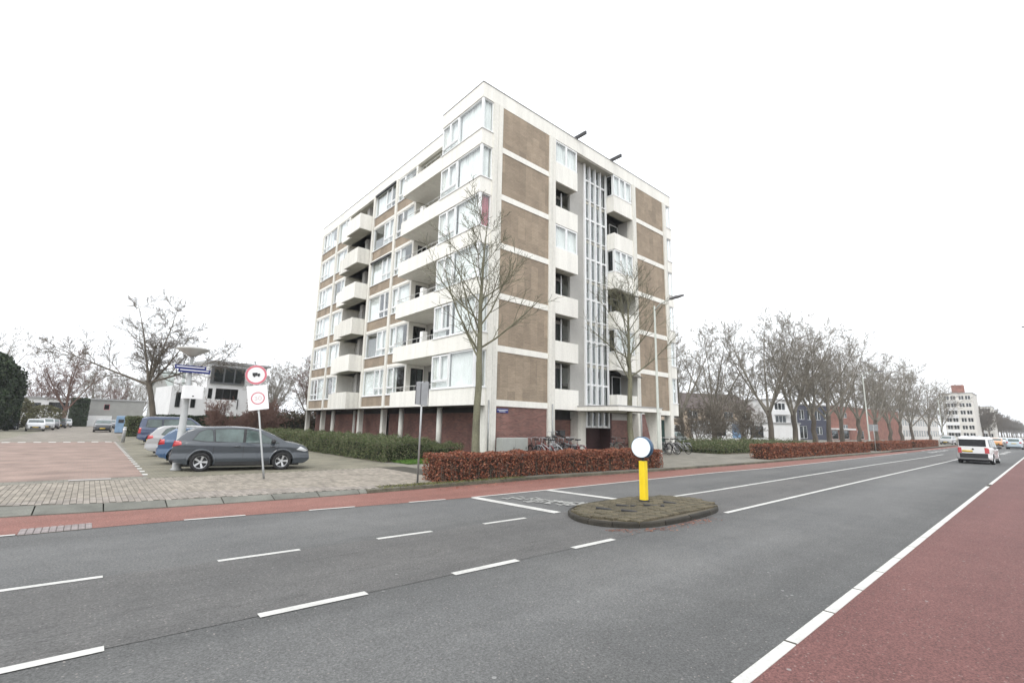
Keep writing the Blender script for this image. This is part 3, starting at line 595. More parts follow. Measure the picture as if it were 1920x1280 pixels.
for j in range(len(zs)-1):
    for i in range(4):
        x0 = xs[i]+.08; link('pane', pane_mesh(xs[i+1]-x0+.01, zs[j+1]-zs[j], M_glasss), sg, (x0, YG+.05, zs[j]+.03))
for j, z in enumerate(zs[1:]): part('stair_landing', M_greyw, (23.6, 27.6, YG+.35 if j % 2 else YG+.8, 22.2, z-.14, z+.05))
# ---- ground floor: brick walls set back under the building, entrance, canopy
part('ground_soffit', mat('dark_soffit', (.07, .067, .06), .9, .15, 1), (XB+.05, 35.9, 20.25, 48.6, ZB[0]-.03, ZB[0]-.005))  # soffit colour darkened to carry the shade under the building
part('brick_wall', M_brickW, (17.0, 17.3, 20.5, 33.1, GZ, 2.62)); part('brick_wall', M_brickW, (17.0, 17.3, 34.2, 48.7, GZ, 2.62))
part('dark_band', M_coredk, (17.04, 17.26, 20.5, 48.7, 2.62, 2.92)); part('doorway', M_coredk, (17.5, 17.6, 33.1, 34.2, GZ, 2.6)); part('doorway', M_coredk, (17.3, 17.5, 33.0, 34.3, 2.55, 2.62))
part('brick_wall', M_brickS, (16.55, 20.62, YS+.06, YS+.36, GZ, ZB[0]-.002))
part('brick_wall', M_brickS, (21.22, 24.2, 21.3, 21.6, GZ, 2.4)); part('transom_band', M_coredk, (21.22, 24.2, 21.34, 21.56, 2.4, 2.92)); part('door_head', M_dark, (21.24, 24.2, 21.24, 21.3, 2.34, 2.42))
part('entrance_pier', M_whitew, (24.2, 24.95, YG-.1, YG+1.2, GZ, ZB[0]))
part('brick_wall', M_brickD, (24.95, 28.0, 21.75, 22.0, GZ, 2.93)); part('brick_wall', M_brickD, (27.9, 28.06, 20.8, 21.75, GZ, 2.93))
part('brick_wall', M_brickS, (28.06, 30.1, 20.8, 21.0, GZ, 2.45)); part('lintel', M_greyw, (28.06, 30.1, 20.76, 21.0, 2.45, 2.93)); part('brick_wall', M_brickS, (30.57, 32.4, YS+.1, YS+.4, GZ, ZB[0]-.002))
part('entrance_door', mat('dark_green_door', (.015, .05, .045), .4, .2, 3), (32.6, 34.6, YS+.5, YS+.58, GZ, 2.6)); part('entrance_recess', M_coredk, (32.4, 35.0, YS+1.2, YS+1.3, GZ, 2.9))
part('canopy', M_white, (23.4, 28.15, 16.82, 20.0, 2.93, 3.2)); part('canopy_edge', cop, (23.36, 28.2, 16.78, 20.0, 3.2, 3.25)); part('canopy_soffit', M_conc, (23.5, 28.05, 16.92, 20.0, 2.92, 2.928))
q = MB().prism_axis([(16.88, GZ), (17.3, GZ), (17.95, 2.93), (16.88, 2.93)], 27.85, 28.1, 'x'); q.build('canopy_support', M_whitew, B)
# roof details: hoist beams, aerial
for x_ in (23.45, 27.6): part('hoist_beam', M_dark, (x_-.07, x_+.07, 19.15, 20.4, 22.135, 22.36))
q = MB().tube([(17.3, 20.8, 21.9), (17.3, 20.8, 23.6)], .012, 5); q.tube([(17.1, 20.8, 22.9), (17.5, 20.8, 22.9)], .008, 4); q.build('aerial', M_dark, B)
nb = part('street_name_plate', mat('plate_blue', (.02, .03, .16), .4, .1, 4), (16.68, 17.52, YS+.03, YS+.058, 2.60, 2.84)); part('plate_lettering', M_frame, (16.74, 17.46, YS+.026, YS+.032, 2.735, 2.765), (16.84, 17.3, YS+.026, YS+.032, 2.66, 2.685), parent=nb)
# ------------------------------------------------------------------ trees (bare, winter)
M_barkg = mat('bark_green', (.155, .15, .10), .9, .3, 2.2, .25, 25, .6, 20, stretch=(1, 1, .35))
M_bark = mat('bark_brown', (.105, .088, .07), .9, .3, 2, .25, 25, .5, 18, stretch=(1, 1, .35))
M_twig = mat('twig', (.15, .13, .105), .9, .25, 3); M_twigr = mat('twig_red', (.17, .10, .08), .9, .25, 3); M_twigg = mat('twig_grey', (.225, .205, .17), .9, .2, 3)
class Tree:
    def __init__(s, seed, sides=(7, 5, 4, 3)): s.r = random.Random(seed); s.trunk = MB(); s.crown = MB(); s.sides = sides
    def branch(s, p, d, L, r0, r1, lv, spec, mb=None):
        """spec[lv] = (children, angle_deg, length_ratio, wobble, upward pull, first child at)"""
        R = s.r; nseg = max(3, int(5-lv)) if lv < 3 else 2; pts = [p.copy()]; ds = [d.copy()]; wob = spec['wob'][lv]; pull = spec['pull'][lv]
        for i in range(nseg):
            d = (d + Vector((R.gauss(0, wob), R.gauss(0, wob), R.gauss(0, wob)+pull))).normalized(); p = p + d*(L/nseg); pts.append(p.copy()); ds.append(d.copy())
        rad = [r0+(r1-r0)*i/nseg for i in range(nseg+1)]
        (mb or s.crown).tube(pts, rad, s.sides[min(lv, len(s.sides)-1)], caps=False)
        if lv+1 >= len(spec['n']): return
        n = spec['n'][lv+1]; n = max(1, int(n*R.uniform(.75, 1.25)+.5)); f0 = spec['first'][lv+1]
        az = R.uniform(0, 6.28)
        for k in range(n):
            t = f0+(1-f0)*(k+R.uniform(.1, .9))/n; q = t*nseg; i = min(int(q), nseg-1); u = q-i
            pos = pts[i].lerp(pts[i+1], u); dd = ds[i+1]; az += 2.4+R.uniform(-.5, .5)
            a = R_(spec['ang'][lv+1]*R.uniform(.7, 1.3)); o1 = dd.orthogonal().normalized(); o2 = dd.cross(o1)
            side = o1*math.cos(az)+o2*math.sin(az); nd = (dd*math.cos(a)+side*math.sin(a)).normalized()
            rr = (rad[i]+(rad[i+1]-rad[i])*u)*spec['rr'][lv+1]
            ll = L*spec['len'][lv+1]*R.uniform(.65, 1.2)*(1-spec.get('apex', .35)*t if lv == 0 else 1-.35*t)
            s.branch(pos, nd, ll, max(rr, spec['rmin']), max(rr*.35, spec['rmin']*.75), lv+1, spec)
def tree_meshes(seed, kind, barkm, twigm, H=12., rmin=.008):
    t = Tree(seed); R = t.r
    if kind == 'leader':      # young street tree: one stem with rising side branches
        spec = dict(n=(1, 22, 8, 7), ang=(0, 56, 38, 36), len=(1, .60, .50, .50), wob=(.03, .07, .08, .10), pull=(.05, .15, .10, .06), first=(0, .0, .18, .15), rr=(1, .42, .5, .6), rmin=rmin, apex=.60)
        zb = H*.40; pts = [Vector((0, 0, 0))]
        for i in range(1, 6): pts.append(Vector((R.gauss(0, .03), R.gauss(0, .03), zb*i/5)))
        t.trunk.tube(pts, [.215, .18, .165, .155, .148, .142], 10, caps=False)
        t.branch(pts[-1], Vector((0, 0, 1)), H*.58, .14, .016, 0, spec)
    elif kind == 'vase':      # grown tree: trunk that divides into long rising limbs, crown of fine twigs
        spec = dict(n=(1, 11, 6, 6, 4), ang=(0, 40, 38, 36, 34), len=(1, .40, .48, .52, .6), wob=(.045, .08, .10, .12, .14), pull=(.07, .08, .06, .04, .02), first=(0, .12, .15, .12, .2), rr=(1, .46, .5, .55, .7), rmin=rmin, apex=.30)
        zb = H*.25; pts = [Vector((0, 0, 0))]
        for i in range(1, 5): pts.append(Vector((R.gauss(0, .08), R.gauss(0, .08), zb*i/4)))
        t.trunk.tube(pts, [.38, .31, .29, .28, .29], 10, caps=False)
        nl = 6
        for k in range(nl):
            a = 6.28*k/nl+R.uniform(-.4, .4); tilt = R_(R.uniform(16, 46)) if k else R_(5)
            t.branch(pts[-1]-Vector((0, 0, R.uniform(0, .9))), Vector((math.sin(tilt)*math.cos(a), math.sin(tilt)*math.sin(a), math.cos(tilt))), H*R.uniform(.56, .68), .15, .022, 0, spec)
    elif kind == 'lopped':    # leaning trunk, upright leaders, fine hanging twigs
        spec = dict(n=(1, 15, 9, 9), ang=(0, 52, 45, 45), len=(1, .42, .5, .5), wob=(.05, .10, .14, .18), pull=(.03, .04, .0, -.03), first=(0, .15, .2, .1), rr=(1, .5, .55, .6), rmin=rmin, apex=.4)
        zb = H*.40; pts = [Vector((-.09*i*zb/5-.02*i*i, 0, zb*i/5)) for i in range(6)]
        t.trunk.tube(pts, [.30, .25, .23, .215, .20, .19], 10, caps=False)
        for a, tl, l in ((3.0, 14, .60), (.2, 8, .62), (.1, 24, .52), (3.2, 74, .62), (-.1, 66, .58), (1.6, 40, .4), (-1.6, 40, .4)):
            tl = R_(tl); t.branch(pts[-1]-Vector((0, 0, R.uniform(0, .8))), Vector((math.sin(tl)*math.cos(a), math.sin(tl)*math.sin(a), math.cos(tl))), H*l*.9, .11, .015, 0, spec)
    elif kind == 'shrub':
        spec = dict(n=(1, 8, 7, 6), ang=(0, 35, 40, 42), len=(1, .5, .5, .5), wob=(.12, .15, .18, .2), pull=(.04, .03, .0, -.02), first=(0, .2, .2, .2), rr=(1, .6, .6, .6), rmin=rmin, apex=.3)
        t.trunk.tube([(0, 0, 0), (0, 0, .35)], [.12, .1], 7, caps=False)
        for k in range(11):
            a = R.uniform(0, 6.28); tl = R_(R.uniform(8, 62)); t.branch(Vector((0, 0, .25)), Vector((math.sin(tl)*math.cos(a), math.sin(tl)*math.sin(a), math.cos(tl))), H*R.uniform(.55, .85), .045, .012, 0, spec)
    return t.trunk.mesh('trunk', barkm, True), t.crown.mesh('crown', twigm, True)
def tree(meshes, loc, label, group=None, rot=0., s=1., name='street_tree', cat='tree', sz=None):
    e = thing(name, loc, label, cat, group, rot); e.scale = (s, s, sz or s)
    link('trunk', meshes[0], e); link('crown', meshes[1], e); return e
random.seed(3)
tree(tree_meshes(4, 'leader', M_barkg, M_barkg, 11.6, .010), (13.0, 17.0, GZ), 'young bare street tree with green mossy trunk in front of the glazed corner bays', rot=.4)
tree(tree_meshes(9, 'leader', M_barkg, M_barkg, 11.4, .009), (24.9, 17.05, GZ), 'slender bare street tree rising beside the entrance canopy', rot=2.)
V1 = [tree_meshes(s_, 'vase', M_bark, M_twigg, 16.8, .0125) for s_ in (12, 13, 14)]; VF = [tree_meshes(s_, 'vase', M_bark, M_twig, 16.5, .035) for s_ in (17, 18)]
GR = 'bare trees in the row behind the second red hedge'; LR = 'tall bare tree with spreading crown in the row behind the second red hedge'
ROW = [(60.7, 22, 0, .5, 1.0), (65.6, 21, 1, 1.9, 1.0), (69.5, 20, 2, 3.1, .97), (75.6, 20, 0, 4.2, .95), (83.7, 20.5, 1, 5.2, .96), (91, 20, 2, .9, .94), (102, 20, 0, 2.6, .95), (113, 20, 1, .3, .95), (123, 20, 2, 4.5, 1.0), (134, 20, 0, 1.4, .92), (157, 20, 1, 3.3, .95), (178, 20, 2, .2, .9)]
for x, y, k, r, s_ in ROW: tree(V1[k], (x, y, GZ), LR, GR, r, s_)
LB_ = 'bare spreading tree standing in the garden strip beside the apartment block'; GB_ = 'bare trees beside the apartment block'
tree(V1[1], (55.5, 30.5, GZ), 'bare many-limbed tree beyond the east corner of the apartment block', rot=.7, s=.93)
tree(V1[0], (64, 30.5, GZ), 'bare forked tree above the brown shrub and the beige house', rot=2.9, s=1.0)
tree(V1[2], (79, 33, GZ), 'bare tree standing close before the white balcony building', rot=5., s=.85)
for i in range(26):                               # the avenue going on in the distance
    x = 262+i*i*.35+i*9; tree(VF[i % 2], (x, 17.5+(i % 3)*2.2, GZ), 'distant bare avenue tree beyond the white row houses', 'far avenue trees', i*1.3, .78+.06*(i % 3))
tree(tree_meshes(31, 'lopped', M_bark, M_twig, 12.8, .013), (4.45, 52, GZ), 'bare leaning tree with upright leaders behind the parked cars', rot=-.15, name='leaning_tree')
VL = tree_meshes(15, 'vase', M_twigr, M_twigr, 14, .015)
tree(VL, (-3.2, 112, GZ), 'pale bare tree in front of the low grey garage at the street end', rot=.4)
tree(V1[1], (-12.5, 108, GZ), 'bare tree towering behind the dark clipped evergreen', rot=1.2, s=.95)
tree(VL, (3.5, 137, GZ), 'small reddish bare tree behind the grey garage', rot=2.2, s=.72)
tree(V1[0], (9, 138, GZ), 'bare tree rising behind the garage roof next to the white house', rot=.3, s=.7)
tree(V1[2], (17.5, 66, GZ), 'bare tree directly behind the grey parked hatchback beside the white house', rot=1.1, s=.58)
tree(V1[0], (22.5, 68, GZ), 'dark bare tree at the north end of the apartment block', rot=3.6, s=.68)
tree(VL, (20.5, 58, GZ), 'reddish bare tree between white house and apartment block', rot=.9, s=.68)
tree(V1[1], (26, 74, GZ), 'bare tree behind the reddish tree near the apartment block', rot=4.4, s=.72)
for i, (x, y, sc, lb) in enumerate(((-7, 132, .8, 'bare tree rising behind the low white house'), (6.5, 150, .8, 'tall bare tree far behind the garage roof'), (0.5, 145, .85, 'bare tree behind the middle of the garage'), (14.5, 92, .62, 'bare tree close behind the modern white house'), (19.5, 76, .66, 'bare tree behind the right end of the modern white house'), (24.5, 60, .62, 'reddish bare tree touching the far end of the apartment block'), (29, 66, .72, 'bare tree mostly hidden behind the apartment block'))):
    tree((VL, V1[0], V1[2], V1[1], V1[0], VL, V1[1])[i], (x, y, GZ), lb, rot=i*1.9, s=sc)
SH = tree_meshes(41, 'shrub', M_twigr, M_twigr, 3.6, .014)
for i, (x, y, s_) in enumerate(((8.6, 48, 1.0), (10.6, 47, 1.05), (12.6, 49, 1.1))):
    tree(SH, (x, y, GZ), ('red-twigged shrub in front of the dark garage opening', 'red-twigged shrub in front of the white house wall', 'red-twigged shrub beside the tall reddish tree')[i], rot=i*1.7, s=s_, name='shrub', cat='shrub')
SB = tree_meshes(43, 'shrub', M_twig, M_twig, 5.6, .014)
for i, (x, y, s_) in enumerate(((43.5, 22.5, .95), (48.2, 22.5, 1.1), (53.5, 22, 1.0))):
    tree(SB, (x, y, GZ), ('brown bare shrub nearest the apartment block', 'broad brown bare shrub in the middle of the green bed', 'brown bare shrub next to the big forked street tree')[i], rot=i*2.1, s=s_, name='shrub', cat='shrub')

# ------------------------------------------------------------------ hedges, evergreens, ground cover
M_beech = leafmat('beech_leaf', [(.22, .07, .04), (.29, .105, .058), (.15, .05, .032), (.34, .155, .09), (.24, .08, .048), (.10, .042, .028), (.20, .105, .07)])
M_green = leafmat('evergreen_leaf', [(.085, .115, .045), (.11, .14, .055), (.06, .085, .035), (.145, .16, .075), (.09, .10, .05), (.17, .16, .095)])
M_dkgreen = leafmat('cypress_leaf', [(.026, .046, .02), (.036, .06, .026), (.02, .034, .016), (.05, .07, .03)])
M_grass = leafmat('grass_blade', [(.07, .15, .02), (.09, .19, .03), (.06, .12, .02), (.11, .2, .04)])
M_hcore = mat('hedge_twigs', (.05, .032, .022), .95, .3, 6); M_gcore = mat('shrub_inside', (.02, .025, .01), .95, .3, 6)
def lumps(x, y, z=0.):
    return .34*np.sin(x*2.1+y*1.3)+.30*np.sin(x*4.7-y*3.9+z*3)+.22*np.sin(y*7.3+x*2.2+z*5)+.22*np.sin(x*9.1+z*6+y*1.7)
def hedge(name, label, cat, x0, x1, line0, depth, h, n, leaf, core, size, group=None, lump=.06, holes=0., thick=.07, wild=0.):
    """hedge along x: leaves spread over all its outer faces by area, uneven outline, woody core inside"""
    xm = (x0+x1)/2; e = thing(name, (xm, line0(xm)+depth/2, GZ), label, cat, group, world=True); L = x1-x0
    ar = np.array([L*h, L*h*.6, L*depth, depth*h, depth*h]); f = rng.choice(5, n, p=ar/ar.sum()); u = rng.uniform(0, 1, n); v = rng.uniform(0, 1, n); ins = np.abs(rng.normal(0, thick, n))
    xs_ = np.where(f == 3, x0+ins, np.where(f == 4, x1-ins, x0+u*L)); yy = np.where(f == 0, ins, np.where(f == 1, depth-ins, np.where(f == 2, v*depth, u*depth))); z = np.where(f == 2, h-ins, v*h)
    y0 = np.array([line0(x) for x in xs_]); lp_ = lumps(xs_, yy, z)*lump
    yy = yy-np.where(f == 0, lp_, 0)+np.where(f == 1, lp_, 0); z = z*(1+lp_*.6/h)+np.where(f == 2, lp_, 0); xs_ = xs_-np.where(f == 3, lp_, 0)+np.where(f == 4, lp_, 0)
    if wild: z = z+np.where((f == 2) & (rng.uniform(size=n) < .12), rng.uniform(0, wild, n), 0)
    P = np.stack([xs_, y0+yy, GZ+np.clip(z, .03, None)], 1)
    if holes: P = P[~((f == 0) & (v < .55) & (np.sin(xs_*9)+np.sin(xs_*23+2) > 2-holes*4))]
    tag(link('leaves', quads_mesh('leaves', leaf_quads(P, size, .5, .65), leaf), e), kind='stuff')
    q = MB(); nn = max(2, int(L/1.5)); c_ = .10+lump
    for i in range(nn):
        a, b = x0+c_+(L-2*c_)*i/nn, x0+c_+(L-2*c_)*(i+1)/nn; ya, yb = line0(a), line0(b); k = len(q.v)
        q.v += [(a, ya+c_, GZ), (b, yb+c_, GZ), (b, yb+depth-c_, GZ), (a, ya+depth-c_, GZ), (a, ya+c_, GZ+h-c_), (b, yb+c_, GZ+h-c_), (b, yb+depth-c_, GZ+h-c_), (a, ya+depth-c_, GZ+h-c_)]
        q.f += [tuple(k+t for t in g_) for g_ in ((0,3,2,1),(4,5,6,7),(0,1,5,4),(1,2,6,5),(2,3,7,6),(3,0,4,7))]
    q.build('woody_core', core, e)
    if holes:                                            # bare stems showing low on the front
        rr = random.Random(9); q = MB()
        for i in range(int(L*9)):
            x = rr.uniform(x0+.05, x1-.05); y = line0(x)+rr.uniform(.02, .16); q.tube([(x, y, GZ), (x+rr.uniform(-.1, .1), y+rr.uniform(-.05, .05), GZ+h*.6)], [.012, .006], 4, caps=False)
        tag(q.build('stems', M_bark, e), kind='stuff')
    return e
hk = lambda off: (lambda x: lerp_line(KBACK, x)+off)
H1 = [(8.4, 12.98), (13, 12.92), (20.7, 12.3)]
hedge('beech_hedge', 'long low clipped hedge of rust red beech leaves in front of the apartment block', 'hedge', 8.45, 20.6, lambda x: lerp_line(H1, x), .95, .86, 32000, M_beech, M_hcore, .058, holes=.22)
hedge('beech_hedge', 'long rust red hedge below the row of tall bare trees', 'hedge', 32.9, 56.4, hk(.45), 1.2, .92, 26000, M_beech, M_hcore, .085)
hedge('beech_hedge', 'short rust red hedge just beyond the small signpost', 'hedge', 60.5, 77, hk(.5), 1.2, .92, 9000, M_beech, M_hcore, .10)
hedge('beech_hedge', 'farthest rust red hedge piece near the white parked car', 'hedge', 80, 98, hk(.5), 1.2, .92, 7000, M_beech, M_hcore, .12)
hedge('evergreen_hedge', 'broad dark green hedge behind the grey hatchback', 'hedge', 10.5, 13.4, lambda x: 20.7+(x-10.5)*.25, 25, 1.02, 95000, M_green, M_gcore, .062, lump=.16, thick=.10, wild=.12)
hedge('evergreen_hedge', 'low green hedge under the glazed corner bays', 'hedge', 12.9, 15.7, lambda x: 21.6, 7, .72, 22000, M_green, M_gcore, .06, lump=.14, thick=.1, wild=.15)
hedge('evergreen_shrubs', 'low dark green planting bed beside the parked bicycles', 'shrubs', 36.2, 56, lambda x: 16.9-(x-36)*.06, 6, .62, 60000, M_green, M_gcore, .085, lump=.26, thick=.12, wild=.4)
hedge('evergreen_hedge', 'dark clipped hedge behind the parked blue van', 'hedge', 4.9, 15.5, lambda x: 57.5-(x-5)*.35, 1.2, 2.15, 16000, M_dkgreen, M_gcore, .16)
hedge('undergrowth', 'dense dark undergrowth at the foot of the bare trees beyond the apartment block', 'shrubs', 13.2, 30, lambda x: 52.+(x-13)*.4, 4, 2.5, 26000, leafmat('winter_undergrowth', [(.06, .05, .03), (.09, .06, .04), (.05, .055, .025), (.12, .07, .05), (.035, .035, .02)]), M_gcore, .16, lump=.45, thick=.3, wild=1.1)
structure(MB().poly([(10.45, 20.8, GZ+.006), (16.9, 21.7, GZ+.006), (16.9, 48, GZ+.006), (10.45, 48, GZ+.006)]).build('planting_soil', M_earth))
structure(MB().poly([(35.8, 16.2, GZ+.006), (58, 15, GZ+.006), (58, 34, GZ+.006), (35.8, 24, GZ+.006)]).build('planting_soil', M_earth))
structure(MB().poly([(11.0, 19.3, GZ+.008), (16.4, 19.3, GZ+.008), (16.4, 22.2, GZ+.008), (11.0, 20.9, GZ+.008)]).build('lawn', mat('lawn_turf', (.06, .10, .025), .95, .3, 4, .3, 30)))
n = 26000; P = np.stack([rng.uniform(11.0, 16.4, n), rng.uniform(19.3, 21.7, n), GZ+rng.uniform(.01, .07, n)], 1)
tag(link('grass', quads_mesh('grass', leaf_quads(P, .09, .5, .18), M_grass)), 'small patch of bright green grass between the two hedges', 'grass', kind='stuff')
n = 2600; P = np.stack([rng.uniform(6.4, 12, n), rng.normal(0, .16, n), rng.uniform(.005, .03, n)], 1); P[:, 1] += np.array([lerp_line(KBACK, x)+.12 for x in P[:, 0]]); P[:, 2] += GZ
tag(link('moss', quads_mesh('moss', leaf_quads(P, .045, .5, .5, 1.5), leafmat('moss_leaf', [(.12, .13, .04), (.16, .15, .06), (.10, .10, .04)]))), 'mossy grass growing along the kerb below the red hedge', 'moss', kind='stuff')
def litter(name, label, n, xf, yf, z, mt, size):
    x = xf(n); P = np.stack([x, yf(n, x), z+rng.uniform(.004, .012, n)], 1); Q = leaf_quads(P, size, .4, .7, 6.)
    tag(link(name, quads_mesh(name, Q, mt)), label, 'leaves', kind='stuff')
litter('fallen_leaves', 'brown beech leaves fallen along the kerb below the first red hedge', 700, lambda n: rng.uniform(8, 21, n), lambda n, x: np.array([lerp_line(KERB, v) for v in x])-np.abs(rng.normal(0, .35, n))-.02, .006, M_beech, .05)
litter('fallen_leaves', 'brown leaves and litter gathered along the edge of the traffic island', 260, lambda n: rng.uniform(7.6, 10.6, n), lambda n, x: 5.28-np.abs(rng.normal(0, .14, n))+np.clip((8.6-x)*.55, 0, 1.2), .002, M_beech, .045)
def clump(name, label, cat, loc, rx, ry, h, n, leaf, size, group=None, cone=False, twig=M_bark):
    """evergreen: trunk plus a crown of leaves thick towards an uneven outside"""
    e = thing(name, loc, label, cat, group); d = rng.normal(size=(n, 3)); d /= np.linalg.norm(d, axis=1)[:, None]
    th = np.arctan2(d[:, 1], d[:, 0]); r = 1-np.abs(rng.normal(0, .16, n)); r *= 1+.16*np.sin(th*3+d[:, 2]*5)+.10*np.sin(th*7-d[:, 2]*9)+.07*np.sin(th*13+d[:, 2]*17)
    z = (d[:, 2]+1)/2; k = (1-z)**.55*1.25 if cone else 1.
    P = np.stack([d[:, 0]*r*rx*k, d[:, 1]*r*ry*k, .1+z*h*(.9+.1*r)], 1)
    link('trunk', MB().tube([(0, 0, 0), (0, 0, h*.8)], [.16, .05], 8).mesh('trunk', twig, True), e)
    link('crown', quads_mesh('crown', leaf_quads(P, size, .5, .6), leaf), e); return e
clump('evergreen_tree', 'tall dark conical evergreen at the left side of the street', 'tree', (-9.4, 80, GZ), 3.0, 3.0, 9.0, 22000, M_dkgreen, .34)
clump('evergreen_tree', 'lower pointed evergreen next to the tall conical one', 'tree', (-7.2, 83, GZ), 1.0, 1.0, 7.6, 5000, M_dkgreen, .26, cone=True)
clump('bush', 'loose green bush behind the white parked car', 'shrub', (-7.5, 92, GZ), 2.2, 2.2, 4.2, 5000, leafmat('olive_leaf', [(.10, .10, .04), (.13, .12, .06), (.08, .075, .035)]), .22)
clump('bush', 'olive bush in front of the low white house', 'shrub', (-5.2, 103, GZ), 2.2, 2.0, 3.4, 4000, leafmat('olive_leaf', []), .22)
hedge('evergreen_hedge', 'tall narrow dark conifer block beside the grey garage', 'hedge', -2.7, -.3, lambda x: 121., 2.5, 5.2, 7000, M_dkgreen, M_gcore, .26, lump=.2)
hedge('evergreen_hedge', 'short clipped green hedge end beside the pale blue cabinet', 'hedge', 2.9, 4.6, lambda x: 60., 5, 1.9, 9000, M_green, M_gcore, .13, lump=.1)
# ------------------------------------------------------------------ vehicles
M_tyre = mat('tyre_rubber', (.02, .02, .021), .85, .15, 8); M_rim = mat('alloy', (.55, .56, .57), .35, .08, 6, 0, 60, 0, 80, .7)
M_trim = mat('black_trim', (.025, .025, .027), .6, .15, 6); M_carglass = mat('car_glass', (.07, .10, .095), .04, .45, 1.4, spec=.8)
M_red = mat('tail_light', (.42, .02, .025), .25, .1, 9, coat=.5); M_lamp = mat('head_light', (.62, .64, .66), .15, .1, 9, coat=.8)
M_plate = mat('number_plate_yellow', (.62, .42, .05), .5, .05, 9); M_chrome = mat('badge_metal', (.6, .6, .6), .25, .05, 5, metal=.8)
M_vanglass = mat('tinted_glass', (.012, .013, .016), .08, .1, 2, spec=.25)
def paintmat(name, col): return mat('paint_'+name, col, .28, .03, 1.5, coat=1., spec=.5)
def interp(pts, x):
    if x <= pts[0][0]: return pts[0][1]
    for (a, b), (c, d) in zip(pts, pts[1:]):
        if x <= c: return b+(d-b)*(x-a)/(c-a) if c > a else d
    return pts[-1][1]
CAR = {
 # x runs from the rear bumper (0) to the nose (L); top = roof line, belt = lower edge of the side glass
 'mpv': dict(L=4.47, W=.885, top=[(0, .62), (.015, .78), (.05, .98), (.11, 1.08), (.22, 1.22), (.42, 1.45), (.58, 1.52), (1.0, 1.565), (1.7, 1.585), (2.3, 1.56), (2.75, 1.48), (3.2, 1.27), (3.62, 1.05), (3.9, 1.0), (4.2, .92), (4.35, .83), (4.42, .72), (4.455, .60), (4.47, .5)],
   bot=[(0, .42), (.1, .30), (.5, .22), (3.9, .2), (4.3, .22), (4.47, .34)], belt=[(0, 1.03), (1., 1.0), (2.5, .96), (3.7, .93), (4.47, .8)], wb=(.92, 3.50), wr=.325,
   side=[[(.62, 1.10), (.98, 1.045), (1.24, 1.04), (1.18, 1.44), (1.0, 1.455), (.78, 1.36)], [(1.30, 1.04), (2.16, 1.005), (2.16, 1.475), (1.6, 1.48), (1.25, 1.45)], [(2.25, 1.0), (3.22, .97), (3.33, 1.0), (2.9, 1.24), (2.6, 1.40), (2.25, 1.47)]],
   front=(2.85, 3.58), rear=(.10, .42), tail=[(.02, .86), (.30, .93), (.27, 1.05), (.06, 1.06)], head=[(3.98, .74), (4.30, .66), (4.40, .70), (4.12, .86)], seams=(1.27, 2.205, 3.36), tumble=.24),
 'hatch': dict(L=4.05, W=.86, top=[(0, .60), (.015, .78), (.05, .95), (.10, 1.04), (.30, 1.28), (.50, 1.42), (.75, 1.465), (1.5, 1.48), (2.1, 1.45), (2.5, 1.34), (3.2, 1.0), (3.5, .93), (3.85, .82), (3.98, .70), (4.05, .5)],
   bot=[(0, .4), (.1, .28), (.5, .2), (3.5, .2), (3.9, .22), (4.05, .34)], belt=[(0, .98), (2.5, .93), (4.05, .76)], wb=(.72, 3.22), wr=.31,
   side=[[(.62, 1.05), (1.02, 1.0), (1.02, 1.36), (.78, 1.33)], [(1.08, 1.0), (1.85, .97), (1.85, 1.385), (1.08, 1.38)], [(1.93, .965), (2.92, .94), (2.6, 1.18), (2.3, 1.34), (1.93, 1.385)]],
   front=(2.5, 3.18), rear=(.10, .48), tail=[(.02, .78), (.24, .82), (.22, 1.0), (.06, 1.0)], head=[(3.55, .70), (3.88, .62), (3.96, .66), (3.7, .82)], seams=(1.05, 1.89, 2.95), tumble=.22),
 'van': dict(L=4.38, W=.90, top=[(0, .55), (.012, .80), (.03, 1.0), (.07, 1.45), (.13, 1.68), (.22, 1.76), (.5, 1.80), (2.2, 1.81), (2.75, 1.74), (3.1, 1.5), (3.55, 1.14), (3.75, 1.05), (4.1, .94), (4.3, .78), (4.38, .5)],
   bot=[(0, .40), (.1, .30), (.5, .24), (4., .22), (4.38, .34)], belt=[(0, 1.08), (4.38, .95)], wb=(.84, 3.57), wr=.32,
   side=[[(.40, 1.12), (1.2, 1.1), (1.2, 1.58), (.46, 1.58)], [(1.3, 1.1), (2.2, 1.08), (2.2, 1.6), (1.3, 1.6)], [(2.3, 1.08), (3.3, 1.06), (3.0, 1.4), (2.75, 1.6), (2.3, 1.62)]],
   front=(2.85, 3.5), rear=(.035, .115), tail=[(.015, .72), (.16, .72), (.18, 1.08), (.05, 1.08)], head=[(3.9, .78), (4.2, .7), (4.3, .76), (4.0, .96)], seams=(1.25, 2.25, 3.4), tumble=.13),
}
